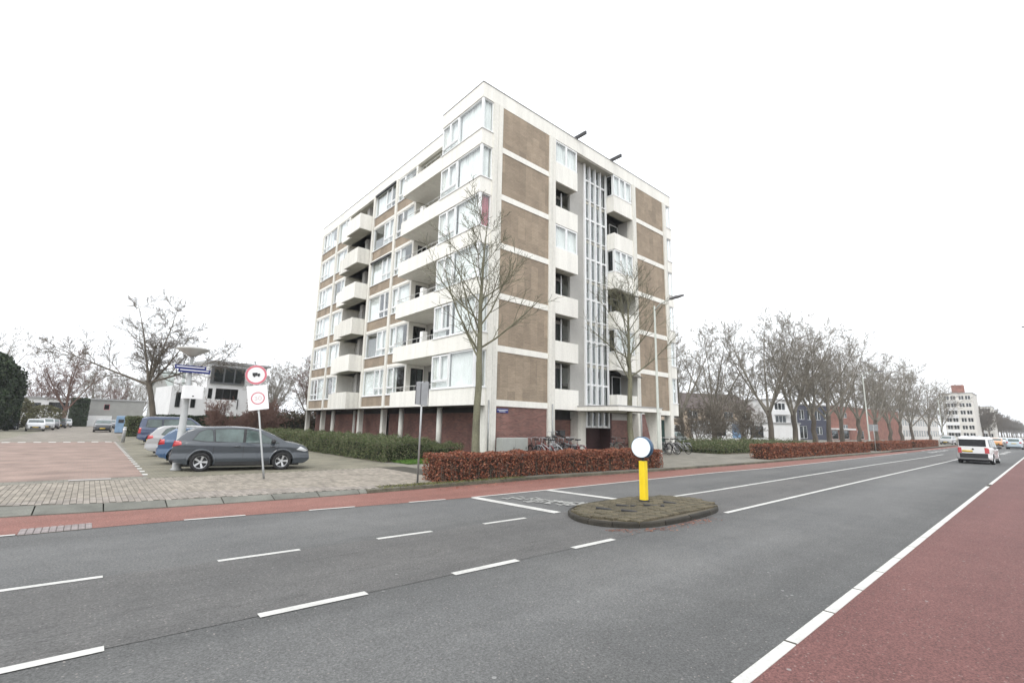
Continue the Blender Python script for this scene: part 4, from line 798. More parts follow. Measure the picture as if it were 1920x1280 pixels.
class CarShape:
    def __init__(s, d):
        s.d = d; s.L = d['L']
    def w(s, x):
        t = abs(x/s.L*2-1); return s.d['W']*(1-.20*t**7-.03*t**2)
    def half(s, x, z):
        d = s.d; b = interp(d['belt'], x); w = s.w(x)
        if z <= b: return w*(1-.035*((z-.62)/.4)**2)+.014*math.exp(-((z-b+.09)/.05)**2)-.016*math.exp(-((z-.64)/.09)**2)+.010*math.exp(-((z-.42)/.05)**2)
        return w*(1-.035*((b-.62)/.4)**2)-d['tumble']*(z-b)**1.15-.012
    def sect(s, x, n1=15, n2=13):
        zt = interp(s.d['top'], x); zb = min(interp(s.d['bot'], x), zt-.06); P = [(0, zb), (s.half(x, zb)*.85, zb)]; b = interp(s.d['belt'], x)
        z1 = max(zb+.04, zt-.10)
        for i in range(n1+n2): z = zb+.03+(z1-zb-.03)*i/(n1+n2-1); P.append((s.half(x, z), z))
        e = s.half(x, z1); c = .055
        for a in (.35, .7, 1.0): P.append((e-(1-math.cos(a*math.pi/2))*c*1.6, z1+math.sin(a*math.pi/2)*(zt-z1)*.82))
        ye = P[-1][0]; zc = P[-1][1]
        for t in (.75, .45, 0): P.append((ye*t, zt-(zt-zc)*t*t))
        return P
    def ytop(s, x): return s.sect(x)[-4]
    def ztop(s, x, y):
        zt = interp(s.d['top'], x); ye, zc = s.sect(x)[-4]; t = min(1, abs(y)/ye); return zt-(zt-zc)*t*t
def tri_side(S, poly, sgn, off):
    """flat outline (x,z) laid on the curved flank"""
    q = MB(); xs_ = [p[0] for p in poly]; x0, x1 = min(xs_), max(xs_); N = 14
    def zr(x):
        hit = []
        for (a, b), (c, d) in zip(poly, poly[1:]+poly[:1]):
            if (a-x)*(c-x) <= 0 and a != c: hit.append(b+(d-b)*(x-a)/(c-a))
        return (min(hit), max(hit)) if hit else (poly[0][1],)*2
    cols = []
    for i in range(N+1):
        x = x0+(x1-x0)*(i/N); x = min(max(x, x0+1e-4), x1-1e-4); a, b = zr(x); cols.append([(x, sgn*(S.half(x, a+(b-a)*j/5)+off), a+(b-a)*j/5) for j in range(6)])
    for i in range(N):
        for j in range(5):
            f = [cols[i][j], cols[i+1][j], cols[i+1][j+1], cols[i][j+1]]; q.poly(f if sgn < 0 else f[::-1])
    return q
def top_patch(S, x0, x1, f, off, ny=9, nx=8):
    q = MB(); G = []
    for i in range(nx+1):
        x = x0+(x1-x0)*i/nx; ye = S.ytop(x)[0]*f; G.append([(x, ye*(2*j/ny-1), S.ztop(x, ye*(2*j/ny-1))+off) for j in range(ny+1)])
    for i in range(nx):
        for j in range(ny): q.poly([G[i][j], G[i+1][j], G[i+1][j+1], G[i][j+1]])
    return q
def rear_patch(S, z0, z1, y0, y1, off):
    """patch on the tail, found along the roof line by height"""
    q = MB(); tp = S.d['top']
    def xr(z):
        for (a, b), (c, d) in zip(tp, tp[1:]):
            if b <= z <= d: return a+(c-a)*(z-b)/(d-b)
        return 0
    for j in range(6):
        za, zb = z0+(z1-z0)*j/6, z0+(z1-z0)*(j+1)/6
        q.poly([(xr(za)-off, y1, za), (xr(za)-off, y0, za), (xr(zb)-off, y0, zb), (xr(zb)-off, y1, zb)][::-1])
    return q
BODY = {}
def car_meshes(kind):
    if kind in BODY: return BODY[kind]
    d = CAR[kind]; S = CarShape(d)
    xs_ = sorted({round(i*d['L']/64, 4) for i in range(65)} | {p[0] for p in d['top']} | {d['L']-.01}); q = MB(); rings = []
    for x in xs_:
        P = S.sect(min(max(x, .001), d['L']-.001)); full = P+[(-y, z) for y, z in P[-2:0:-1]]; rings.append(len(q.v)); q.v += [(x, y, z) for y, z in full]
    n = len(full)
    for a, b in zip(rings, rings[1:]):
        for j in range(n): k = (j+1) % n; q.f.append((a+j, b+j, b+k, a+k))
    q.f.append(tuple(rings[0]+j for j in range(n))); q.f.append(tuple(rings[-1]+n-1-j for j in range(n)))
    me = q.mesh('body', None, True)
    # wheel arches are cut out of the shell
    o = bpy.data.objects.new('tmp', me); COL.objects.link(o); cut = MB()
    for wx in d['wb']:
        cut.tube([(wx, -2, d['wr']+.02), (wx, -.52, d['wr']+.02)], d['wr']+.062, 40); cut.tube([(wx, .52, d['wr']+.02), (wx, 2, d['wr']+.02)], d['wr']+.062, 40)
    c = bpy.data.objects.new('tmpc', cut.mesh('cut')); COL.objects.link(c)
    md = o.modifiers.new('b', 'BOOLEAN'); md.operation = 'DIFFERENCE'; md.object = c; md.solver = 'EXACT'
    dg = bpy.context.evaluated_depsgraph_get(); me2 = bpy.data.meshes.new_from_object(o.evaluated_get(dg)); bpy.data.objects.remove(o); bpy.data.objects.remove(c)
    for p_ in me2.polygons: p_.use_smooth = True
    try: me2.set_sharp_from_angle(angle=R_(35))
    except Exception: pass
    BODY[kind] = (S, me2); return BODY[kind]
WH = {}
def wheel_meshes(r, spokes):
    if (r, spokes) in WH: return WH[(r, spokes)]
    t = MB(); My = Matrix.Rotation(math.pi/2, 4, 'X')     # axle along y, outside to -y
    t.lathe([(r*.66, -.10), (r*.93, -.105), (r, -.07), (r, .07), (r*.93, .105), (r*.66, .10)], 32, My, close=True)
    m_ = MB(); m_.lathe([(r*.69, .088), (r*.66, .10), (r*.62, .085), (r*.60, .03), (r*.60, -.06), (r*.69, -.06)], 32, My, close=True)
    m_.lathe([(.0, .075), (r*.15, .072), (r*.17, .05), (0, .04)], 16, My, close=True)
    for k in range(spokes):
        a = 2*math.pi*k/spokes
        M_ = Matrix.Rotation(math.pi/2, 4, 'X') @ Matrix.Rotation(a, 4, 'Z')
        m_.v += [tuple(M_ @ Vector(p)) for p in ((r*.12, -r*.075, .07), (r*.63, -r*.12, .085), (r*.63, r*.12, .085), (r*.12, r*.075, .07), (r*.12, -r*.075, .03), (r*.63, -r*.12, .05), (r*.63, r*.12, .05), (r*.12, r*.075, .03))]
        n = len(m_.v)-8; m_.f += [tuple(n+i for i in g_) for g_ in ((0,1,2,3),(4,7,6,5),(0,4,5,1),(1,5,6,2),(2,6,7,3),(3,7,4,0))]
    b = MB().lathe([(0, .02), (r*.62, .02), (r*.62, -.02), (0, -.02)], 24, My)
    WH[(r, spokes)] = (t.mesh('tyre', M_tyre, True), m_.mesh('rim', M_rim, False), b.mesh('brake_disc', M_trim)); return WH[(r, spokes)]
def car(kind, paint, loc, rotz, label, group=None, name='parked_car', cat='car', detail=True, s=1., spokes=5, glass_side=True):
    """local x points to the nose; origin under the middle of the car"""
    S, bm = car_meshes(kind); d = S.d; e = thing(name, loc, label, cat, group, rotz); off = -d['L']/2
    e.scale = (s, s, s)
    def add(nm, q, mt, par=None, smooth=True, yflip=False):
        for i, v in enumerate(q.v): q.v[i] = (v[0]+(off if par is None else 0), v[1], v[2])
        return link(nm, q.mesh(nm, mt, smooth), par if par is not None else e)
    me = bm.copy(); me.materials.clear(); me.materials.append(paint); body = link('body', me, e, (off, 0, 0))
    for sg_ in (-1, 1):
        for k, pl in enumerate(d['side']):
            if glass_side:
                gx, gz_ = sum(p[0] for p in pl)/len(pl), sum(p[1] for p in pl)/len(pl)
                if detail: add('window_surround', tri_side(S, [(gx+(x-gx)*1.09, gz_+(z-gz_)*1.11) for x, z in pl], sg_, .003), M_trim)
                add('side_window', tri_side(S, pl, sg_, .007), M_carglass)
        add('tail_light', tri_side(S, d['tail'], sg_, .006), M_red); add('headlight', tri_side(S, d['head'], sg_, .006), M_lamp)
        lo = [(d['wb'][0]+.42, .21), (d['wb'][1]-.42, .21), (d['wb'][1]-.42, .33), (d['wb'][0]+.42, .33)]; add('sill', tri_side(S, lo, sg_, .006), M_trim)
        if detail:
            for x in d['seams']:
                add('door_seam', tri_side(S, [(x-.006, .36), (x+.006, .36), (x+.006, 1.0), (x-.006, 1.0)], sg_, .003), M_trim)
            for x in d['seams'][1:]: q = MB().box(x-.30, x-.12, sg_*(S.half(x-.2, .87)-.01), sg_*(S.half(x-.2, .87)+.03), .855, .885); add('door_handle', q, paint)
            hx = d['seams'][-1]-.22; y = S.half(hx, .98)
            q = MB(); q.tube([(hx+.03, sg_*(y-.02), 1.01), (hx+.03, sg_*(y+.10), 1.02)], .03, 8); q.lathe([(0, -.11), (.06, -.09), (.085, 0), (.06, .09), (0, .11)], 12, Matrix.Translation((hx+.03, sg_*(y+.13), 1.05)) @ Matrix.Rotation(math.pi/2, 4, 'X')); add('wing_mirror', q, M_trim)
    for wx in d['wb']:
        for sg_ in (-1, 1):
            q = MB(); pr = []; r0_ = d['wr']+.058
            for i in range(25):
                a = math.pi*(-.08+1.16*i/24); row = []
                for rr_, of in ((r0_, .002), (r0_+.012, .016), (r0_+.035, .012), (r0_+.055, -.004)):
                    x, z = wx+rr_*math.cos(a), d['wr']+.02+rr_*math.sin(a); row.append((x, sg_*(S.half(x, max(z, .2))+of), z))
                pr.append(row)
            for i in range(24):
                for j in range(3): f = [pr[i][j], pr[i][j+1], pr[i+1][j+1], pr[i+1][j]]; q.poly(f if sg_ > 0 else f[::-1])
            if detail: add('wheel_arch', q, paint)
    add('windscreen', top_patch(S, d['front'][0], d['front'][1], .93, .006), M_carglass)
    add('rear_window', top_patch(S, d['rear'][0]+.01, d['rear'][1], .86, .006) if kind != 'van' else rear_patch(S, 1.16, 1.62, -.66, .66, .006), M_carglass if kind != 'van' else M_vanglass)
    for sg_ in (-1, 1): add('tail_light', rear_patch(S, d['tail'][0][1], d['tail'][2][1], sg_*.72 if sg_ > 0 else -.58*0-.72, sg_*.56 if sg_ > 0 else -.56, .008) if sg_ > 0 else rear_patch(S, d['tail'][0][1], d['tail'][2][1], -.56, -.72, .008), M_red)
    bw_ = S.w(.05)*.985; q = MB(); q.prism([(-.035, -bw_*.86), (.0, -bw_*.97), (.12, -bw_), (.12, bw_), (.0, bw_*.97), (-.035, bw_*.86)], .40, .70 if kind == 'van' else .66); add('rear_bumper', q, M_trim if kind == 'van' else paint, smooth=False)
    if kind == 'van': add('emblem', MB().lathe([(0, 0), (.055, 0), (.055, .02), (0, .02)], 14, Matrix.Translation((.012, 0, .98)) @ Matrix.Rotation(R_(-90), 4, 'Y')), M_trim)
    add('number_plate', MB().box(-.018, .01, -.26, .26, .76, .87) if kind != 'van' else MB().box(-.014, .012, .02, .54, .78, .90), M_plate)
    add('number_plate', MB().box(d['L']-.02, d['L']+.012, -.26, .26, .40, .51), M_plate); add('grille', MB().box(d['L']-.05, d['L']+.004, -.45, .45, .36, .56), M_trim)
    add('underbody', MB().box(.35, d['L']-.35, -.62, .62, .16, .36), M_trim)
    T, Rm_, Bd = wheel_meshes(d['wr'], spokes)
    for wx in d['wb']:
        for sg_ in (-1, 1):
            wobj = link('wheel', Bd, e, (wx+off, sg_*(d['W']-.115), d['wr']), 0 if sg_ < 0 else math.pi); link('tyre', T, wobj); link('rim', Rm_, wobj)
    return e
G0 = GZ+.005
grey = car('mpv', paintmat('slate_grey', (.040, .050, .062)), (4.62, 20.55, G0), R_(-13), 'slate grey estate hatchback with alloy wheels parked in front of the green hedge')
car('hatch', paintmat('blue', (.03, .08, .165)), (4.3, 23.9, G0), R_(-11), 'bright blue hatchback parked between the slate grey estate and the silver hatchback')
car('mpv', paintmat('silver', (.34, .345, .35)), (4.4, 29.2, G0), R_(-9), 'silver hatchback parked between the bright blue car and the dark blue van', s=.95)
car('van', paintmat('navy', (.03, .05, .11)), (5.1, 42.5, G0), R_(-6), 'dark blue van parked at the end of the row before the dark clipped hedge', name='parked_van', cat='van', s=1.08)
car('mpv', paintmat('black', (.015, .016, .02)), (1.5, 79.3, G0), R_(-91), 'black car facing the junction alone in the middle of the side street', detail=False)
car('hatch', paintmat('dark_grey', (.06, .06, .065)), (2.6, 100, G0), R_(-90), 'dark car partly hidden behind the black car', detail=False)
for i, (x, y, kd, c, lb) in enumerate(((-4.75, 83, 'hatch', 'white', 'white car at the head of the row parked by the evergreen'), (-4.2, 90, 'mpv', 'silver', 'silver car parked second behind the white car'), (-3.9, 97, 'hatch', 'dark_grey', 'dark grey car parked third behind the white car'), (-3.4, 105, 'mpv', 'black', 'black car parked near the olive bush'), (-2.9, 113, 'hatch', 'silver', 'silver car parked last before the pale bare tree'))):
    car(kd, paintmat(c, (.66, .66, .66) if c == 'white' else (0, 0, 0)), (x, y, G0), R_(-86), lb, detail=False)
car('van', paintmat('navy', (0, 0, 0)), (-7.6, 89, G0), R_(-90), 'dark blue van beside the white parked car under the evergreen', name='parked_van', cat='van', detail=False)
car('van', paintmat('white', (.66, .66, .66)), (46.9, 3.52, 0), R_(-2), 'white van with dark rear window driving away along the road', name='delivery_van', cat='van', s=1.0)
car('mpv', paintmat('silver', (0, 0, 0)), (118, 12.6, 0.1), R_(176), 'silver car parked beyond the farthest red hedge', detail=False)
car('hatch', paintmat('orange', (.55, .22, .05)), (122, 6.6, 0), R_(180), 'orange car coming down the road beyond the white van', detail=False)
car('mpv', paintmat('pale_blue', (.42, .50, .55)), (101, 3.6, 0), R_(-1), 'pale blue car driving ahead of the white van', detail=False)
car('hatch', paintmat('white', (0, 0, 0)), (150, 7.2, 0), R_(180), 'white car coming along the road behind the orange car', detail=False)
car('hatch', paintmat('dark_red', (.25, .03, .03)), (132, 3.4, 0), R_(-1), 'dark red car far along the road ahead of the pale blue one', detail=False)
car('hatch', paintmat('green_grey', (.20, .26, .25)), (52, 29.5, GZ+.01), R_(8), 'grey green car parked behind the planting bed', detail=False)
for i in range(5): car(('hatch', 'mpv')[i % 2], paintmat(('white', 'black', 'silver', 'dark_grey', 'pale_blue')[i], (0, 0, 0)), (165+i*9, 14.6, .12), R_(180), 'distant car parked along the avenue', 'cars parked along the far avenue', detail=False)

# ------------------------------------------------------------------ bicycles
M_bk = mat('bike_black', (.02, .02, .022), .4, .2, 6); M_spoke = mat('spoke_steel', (.35, .35, .36), .35, .1, 8, metal=.7)
def bicycle(frame_mt, tyre_mt=None):
    """upright city bicycle standing along x, wheels on the ground"""
    e = thing('bicycle', (0, 0, 0), 'bicycle', 'bicycle'); r = .34
    def T(nm, segs, rad, mt, n=8, par=None):
        q = MB()
        for a in segs: q.tube(a, rad, n)
        return link(nm, q.mesh(nm, mt, True), par if par is not None else e)
    seat, bb, head, hb = (-.18, 0, .80), (-.08, 0, .30), (.40, 0, .82), (.43, 0, .72)
    T('frame', [(bb, hb), (bb, seat), ((-.13, 0, .52), (.40, 0, .80)), (bb, (-.52, .05, r)), (bb, (-.52, -.05, r)), ((-.165, 0, .74), (-.52, .05, r)), ((-.165, 0, .74), (-.52, -.05, r)), (hb, head)], .018, frame_mt)
    T('fork', [(hb, (.47, .05, .6), (.56, .05, r)), (hb, (.47, -.05, .6), (.56, -.05, r))], .013, frame_mt)
    T('handlebar', [((.40, 0, .8), (.38, 0, 1.02)), ((.22, -.28, 1.03), (.34, -.22, 1.06), (.40, 0, 1.03), (.34, .22, 1.06), (.22, .28, 1.03))], .013, M_spoke)
    T('seat_post', [((-.17, 0, .78), (-.21, 0, .94))], .014, M_spoke)
    q = MB(); q.prism([(-.36, -.10), (-.30, -.11), (-.10, -.035), (-.04, -.025), (-.04, .025), (-.10, .035), (-.30, .11), (-.36, .10)], .94, 1.0); link('saddle', q.mesh('saddle', M_bk), e)
    for wx, nm in ((-.52, 'rear'), (.56, 'front')):
        q = MB(); q.lathe([(r-.035, -.016), (r-.01, -.018), (r, 0), (r-.01, .018), (r-.035, .016)], 28, Matrix.Rotation(math.pi/2, 4, 'X'), close=True); wo = link('wheel', q.mesh('wheel', tyre_mt or M_tyre, True), e, (wx, 0, r))
        q = MB()
        for k in range(14): a = k*math.pi*2/14; q.tube([(0, .012, 0), ((r-.03)*math.cos(a), 0, (r-.03)*math.sin(a))], .0035, 3, caps=False)
        q.lathe([(.02, -.03), (.02, .03)], 8, Matrix.Rotation(math.pi/2, 4, 'X')); link('spokes', q.mesh('spokes', M_spoke), wo)
        q = MB(); pts = [((r+.03)*math.cos(a), 0, (r+.03)*math.sin(a)) for a in [R_(20+i*15) for i in range(10)]]; q.tube(pts, .02, 5); link('mudguard', q.mesh('mudguard', frame_mt, True), e, (wx, 0, r))
    T('luggage_rack', [((-.20, .06, .73), (-.78, .06, .72)), ((-.20, -.06, .73), (-.78, -.06, .72)), ((-.78, .06, .72), (-.78, -.06, .72)), ((-.6, .06, .72), (-.52, .06, r)), ((-.6, -.06, .72), (-.52, -.06, r))], .008, M_spoke, 5)
    q = MB().lathe([(.0, -.01), (.09, -.01), (.09, .01), (0, .01)], 16, Matrix.Translation((-.08, -.05, .30)) @ Matrix.Rotation(math.pi/2, 4, 'X')); q.box(-.10, -.06, -.18, -.06, .13, .16); q.box(-.10, -.06, .06, .18, .44, .47); link('crankset', q.mesh('crankset', M_spoke), e)
    T('kickstand', [(bb, (-.16, .16, .01))], .01, M_spoke, 5)
    return e
bb_ = bicycle(M_bk); bs_ = bicycle(mat('bike_silver', (.45, .46, .47), .35, .1, 6, metal=.3)); br_ = bicycle(mat('bike_red', (.22, .03, .03), .4, .1, 6)); bc_ = bicycle(M_bk, mat('cream_tyre', (.42, .40, .33), .8, .1, 6))
spots = [(bb_, 18.55, 18.9, 68, 'black bicycle leaning nearest the grey utility cabinet'), (br_, 19.0, 18.7, 80, 'dark red bicycle parked beside the grey utility cabinet'), (bs_, 19.6, 18.6, 60, 'silver bicycle standing out at the middle of the crowded rack'), (bb_, 20.1, 18.9, 95, 'black bicycle packed behind the silver bicycle'), (bs_, 20.75, 18.7, 110, 'silver bicycle at the entrance side of the crowded rack'), (bb_, 21.3, 18.9, 75, 'black bicycle last in the crowded rack beside the entrance pier'), (br_, 21.9, 19.2, 65, 'dark red bicycle resting near the entrance pier'),
         (bs_, 18.8, 18.2, 100, 'silver bicycle in front of the dark red one near the utility cabinet'), (bb_, 20.4, 18.15, 70, 'black bicycle standing in front of the raised silver bicycle'), (br_, 21.1, 18.2, 85, 'dark red bicycle in front of the rack near the entrance pier'),
         (bc_, 26.4, 19.5, 20, 'black bicycle with cream tyres parked before the dark entrance wall'), (bc_, 28.3, 19.7, -55, 'bicycle with cream tyres turned towards the road by the canopy'),
         (bb_, 31.1, 18.6, 70, 'black bicycle parked nearest the slanted canopy support'), (bs_, 31.9, 18.5, 80, 'silver bicycle parked second from the slanted canopy support'), (bb_, 32.7, 18.7, 62, 'black bicycle parked third from the slanted canopy support'), (bs_, 33.6, 18.5, 75, 'silver bicycle parked next to the green planting bed')]
used_b = set()
for proto, x, y, a, lb in spots:
    o = proto if id(proto) not in used_b else copy_tree(proto); used_b.add(id(proto))
    lift = .28 if lb.startswith('silver bicycle standing') or lb.startswith('black bicycle packed') else 0; o.scale = (1.1, 1.1, 1.13); o.location = (x, y, GZ+lift); o.rotation_euler = (R_(random.uniform(-7, 7)), R_(-16 if lift else 0), R_(a)); o['label'] = lb; o['group'] = 'bicycles parked at the entrance'

rk = thing('bicycle_rack', (20.2, 18.75, GZ), 'low steel rack holding the crowded bicycles beside the utility cabinet', 'bicycle rack'); q = MB(); q.tube([(-2.0, 0, .30), (2.0, 0, .30)], .025, 8); q.tube([(-2.0, .35, .03), (2.0, .35, .03)], .025, 8); link('rail', q.mesh('rail', M_galv, True), rk)
for i in range(9): q = MB().tube([(-1.9+i*.475, -.12, 0), (-1.9+i*.475, -.12, .5), (-1.9+i*.475, .05, .5), (-1.9+i*.475, .05, 0)], .014, 6); link('hoop', q.mesh('hoop', M_galv, True), rk)
bx_ = thing('bicycle_basket', (20.0, 18.35, GZ+1.32), 'black crate strapped on the raised bicycle in the crowded rack', 'crate'); link('shell', MB().box(-.2, .2, -.16, .16, 0, .04).mesh('shell', M_bk), bx_)
for a_ in ((-.2, -.18, -.16, .16), (.18, .2, -.16, .16), (-.18, .18, -.16, -.14), (-.18, .18, .14, .16)): link('side', MB().box(*a_, .04, .28).mesh('side', M_bk), bx_)

# ------------------------------------------------------------------ traffic island with bollard
ISL = [(8.35, 7.45), (7.95, 7.05), (7.72, 6.55), (7.78, 6.05), (8.1, 5.62), (8.6, 5.38), (9.5, 5.30), (10.5, 5.31), (11.4, 5.42), (12.0, 5.72), (12.35, 6.2), (12.42, 6.75), (12.1, 7.25), (11.4, 7.58), (10.4, 7.72), (9.3, 7.74)]
def chaikin(P):
    out = []
    for a, b in zip(P, P[1:]+P[:1]): out += [(a[0]*.75+b[0]*.25, a[1]*.75+b[1]*.25), (a[0]*.25+b[0]*.75, a[1]*.25+b[1]*.75)]
    return out
isl = chaikin(chaikin(ISL)); cxi, cyi = 10.05, 6.5
def inset(P, d): return [(x-(x-cxi)/math.hypot(x-cxi, y-cyi)*d, y-(y-cyi)/math.hypot(x-cxi, y-cyi)*d) for x, y in P]
TI = thing('traffic_island', (cxi, cyi, 0), 'oval mossy traffic island with dark kerb in the middle of the road', 'traffic island', world=True)
prof = [(0, -.02), (0, .08), (.02, .105), (.07, .11), (.07, .02)]; n = len(isl); M_ik = objrand(mat('island_kerb', (.034, .030, .023), .9, .25, 3, .2, 30), .25)
for s_ in range(0, n, 4):                            # separate kerb stones round the island
    q = MB(); js = [(s_+j) % n for j in range(5)]; m_ = len(prof); dz = random.uniform(-.006, .004)
    for t_, j in enumerate(js):
        for d_, z in prof:
            x, y = inset(isl, d_)[j]
            if t_ in (0, 4): x2, y2 = inset(isl, d_)[js[1 if t_ == 0 else 3]]; f_ = .05; x, y = x+(x2-x)*f_, y+(y2-y)*f_
            q.v.append((x, y, z+dz))
    for t_ in range(4):
        for i in range(m_): k = (i+1) % m_; q.f.append((t_*m_+i, (t_+1)*m_+i, (t_+1)*m_+k, t_*m_+k))
    q.f.append(tuple(range(m_))); q.f.append(tuple(4*m_+m_-1-i for i in range(m_)))
    q.build('kerb_stone', M_ik, TI)
M_isl = objrand(mat('mossy_sett', (.092, .080, .045), .95, .35, 1.4, .3, 30, .4, 60, col2=(.115, .095, .062)), .25)
MB().prism(inset(isl, .06), -.01, .095).build('island_bed', M_earth, TI)
ime = MB().bev(-.1085, .1085, -.1085, .1085, -.03, .03, .010).mesh('sett', M_isl); inn = inset(isl, .15)
def inside(P, x, y):
    c = False
    for (a, b), (e_, f_) in zip(P, P[1:]+P[:1]):
        if (b > y) != (f_ > y) and x < (e_-a)*(y-b)/(f_-b)+a: c = not c
    return c
k = 0
for j in range(14):
    for i in range(26):
        x = 7.5+i*.222+(j % 2)*.111; y = 5.2+j*.222
        if inside(inn, x, y) and k < 300: o = link('sett', ime, TI, (x, y, .098+.035*max(0, 1-math.hypot((x-cxi)/2.4, (y-cyi)/1.3))+random.uniform(0, .014))); o.rotation_euler = (random.uniform(-.05, .05), random.uniform(-.05, .05), random.uniform(-.05, .05)); k += 1
for i, (x, y, a, l) in enumerate(((8.72, 6.72, -.9, .34), (9.42, 6.72, -.6, .30), (8.95, 6.22, -.8, .34), (10.0, 6.35, -.5, .36), (10.22, 6.18, .5, .24), (10.75, 6.3, -.9, .30), (9.6, 6.55, .3, .22))):
    o = MB().bev(-l/2, l/2, -.04, .04, 0, .035, .008).build('loose_paver', M_trim); o.location = (x, y, .148); o.rotation_euler = (.05, .08, a); tag(o, 'dark broken paver lying loose on the mossy traffic island', 'paver', 'loose pavers on the traffic island')
bo = thing('traffic_bollard', (10.42, 6.80, .14), 'yellow traffic bollard with a round white drum sign on top, standing on the island', 'bollard')
yl = mat('bollard_yellow', (.80, .58, .01), .45, .05, 3)
link('post', MB().tube([(0, 0, 0), (0, 0, .06)], .13, 16).mesh('base', M_trim), bo).name = 'base'
q = MB(); q.prism([(-.065, -.08), (.065, -.08), (.08, -.065), (.08, .065), (.065, .08), (-.065, .08), (-.08, .065), (-.08, -.065)], .05, .98); link('post', q.mesh('post', yl), bo)
q = MB(); q.tube([(0, 0, .96), (0, 0, 1.08)], .035, 10); link('neck', q.mesh('neck', M_trim), bo)
bl = mat('sign_blue', (.03, .08, .15), .4, .1, 4); Md = Matrix.Translation((0, 0, 1.31)) @ Matrix.Rotation(R_(10), 4, 'Z') @ Matrix.Rotation(R_(-90), 4, 'Y')
q = MB().lathe([(0, -.09), (.235, -.09), (.26, -.07), (.26, .09), (.235, .108), (.225, .10), (0, .10)], 40, Md); dr_ = link('drum', q.mesh('drum', bl, True), bo)
q = MB().lathe([(0, .098), (.24, .098), (.24, .114), (0, .114)], 40, Md); link('sign_face', q.mesh('sign_face', mat('sign_white', (.80, .88, .91), .3, .01, 3)), dr_)

# ------------------------------------------------------------------ signs, lamps, cabinet
M_post = mat('painted_post', (.36, .37, .37), .55, .08, 3); M_signw = mat('sign_plate_white', (.84, .84, .84), .4, .02, 4); M_signr = mat('sign_red', (.62, .17, .21), .4, .05, 4); M_greybk = mat('sign_back_grey', (.26, .27, .28), .5, .08, 5)
M_blue = mat('plate_blue', (0, 0, 0))
lp = thing('street_lamp', (2.60, 21.0, GZ), 'thick pale lamp post with saucer lamp, white box and blue street name plates', 'street lamp', rotz=R_(7))
link('post', MB().tube([(0, 0, 0), (0, 0, .06), (0, 0, .07), (0, 0, 2.7), (0, 0, 4.15)], [.19, .19, .145, .10, .05], 14).mesh('post', M_post, True), lp)
q = MB().lathe([(.0, 4.12), (.12, 4.12), (.20, 4.18), (.52, 4.36), (.54, 4.40), (.30, 4.47), (0, 4.49)], 28); link('saucer', q.mesh('saucer', mat('lamp_saucer', (.45, .45, .43), .5, .1, 3), True), lp)
q = MB().box(-.20, .42, -.36, -.12, 2.55, 3.02); sb = link('sign_box', q.mesh('sign_box', M_signw), lp); link('box_knob', MB().box(.08, .13, -.368, -.36, 2.62, 2.66).mesh('box_knob', M_dark), sb)
for z, x0, x1, dy in ((3.62, -.52, .48, -.10), (3.50, -.40, .62, -.13)):
    o = link('street_name_plate', MB().box(x0, x1, dy-.015, dy, z, z+.15).mesh('street_name_plate', M_blue), lp); link('plate_lettering', MB().box(x0+.05, x1-.06, dy-.018, dy-.014, z+.075, z+.105).mesh('plate_lettering', M_signw), o)
sp_ = thing('road_sign', (4.38, 16.63, GZ), 'leaning grey pole with a red ringed no-lorries sign above a white zone plate', 'road sign', rotz=R_(-14)); sp_.rotation_euler = (0, R_(-9.5), R_(-14))
link('pole', MB().tube([(0, 0, -.1), (0, 0, .35), (0, 0, .37), (0, 0, 3.75)], [.034, .034, .028, .028], 10).mesh('pole', M_galv, True), sp_)
def disc(par, nm, z, r0, r1, y, mt, n=40):
    M_ = Matrix.Translation((0, y, z)) @ Matrix.Rotation(math.pi/2, 4, 'X'); q = MB()
    if r0: q.lathe([(r0, 0), (r1, 0), (r1, .004), (r0, .004)], n, M_, close=True)
    else: q.lathe([(0, -.008), (r1, -.008), (r1, 0), (0, 0)], n, M_)
    return link(nm, q.mesh(nm, mt), par)
sd_ = disc(sp_, 'sign_disc', 3.30, 0, .31, -.045, M_signw); disc(sd_, 'red_ring', 3.30, .245, .305, -.0455, M_signr)
q = MB().box(-.10, .04, -.060, -.054, 3.27, 3.37); q.box(.045, .11, -.060, -.054, 3.27, 3.335); q.tube([(-.05, -.061, 3.26), (-.05, -.054, 3.26)], .025, 10); q.tube([(.07, -.061, 3.26), (.07, -.054, 3.26)], .025, 10); link('lorry_symbol', q.mesh('lorry_symbol', M_dark), sd_)
zp = link('zone_plate', MB().box(-.29, .29, -.055, -.04, 2.18, 2.96).mesh('zone_plate', M_signw), sp_); disc(zp, 'red_ring', 2.55, .165, .195, -.0565, M_signr)
q = MB()
for cx in (-.055, .055):                       # the faded 30 of the zone plate
    ring = [(cx+.042*math.cos(t*math.pi/6), -.0585, 2.55+.06*math.sin(t*math.pi/6)) for t in range(13)]
    if cx < 0: ring = [(-.09, -.0585, 2.605), (-.03, -.0585, 2.605), (-.06, -.0585, 2.562), (-.025, -.0585, 2.54), (-.03, -.0585, 2.505), (-.06, -.0585, 2.49), (-.092, -.0585, 2.508)]
    q.tube(ring, .007, 4)
link('numerals', q.mesh('numerals', mat('faded_numeral', (.62, .46, .46), .5, .1, 9)), zp)
nb_ = thing('notice_sign', (7.81, 13.10, GZ), 'grey pole with the grey back of a tall narrow sign beside the red hedge', 'sign', rotz=R_(-30))
link('pole', MB().tube([(0, 0, -.1), (0, 0, 3.15)], .03, 10).mesh('pole', M_galv, True), nb_)
q = MB(); q.prism_axis([(-.19, 2.42), (.17, 2.36), (.19, 3.12), (.13, 3.16), (.02, 3.10), (-.10, 3.14), (-.19, 3.12)], -.055, -.035, 'y'); pl = link('panel', q.mesh('panel', M_greybk), nb_)
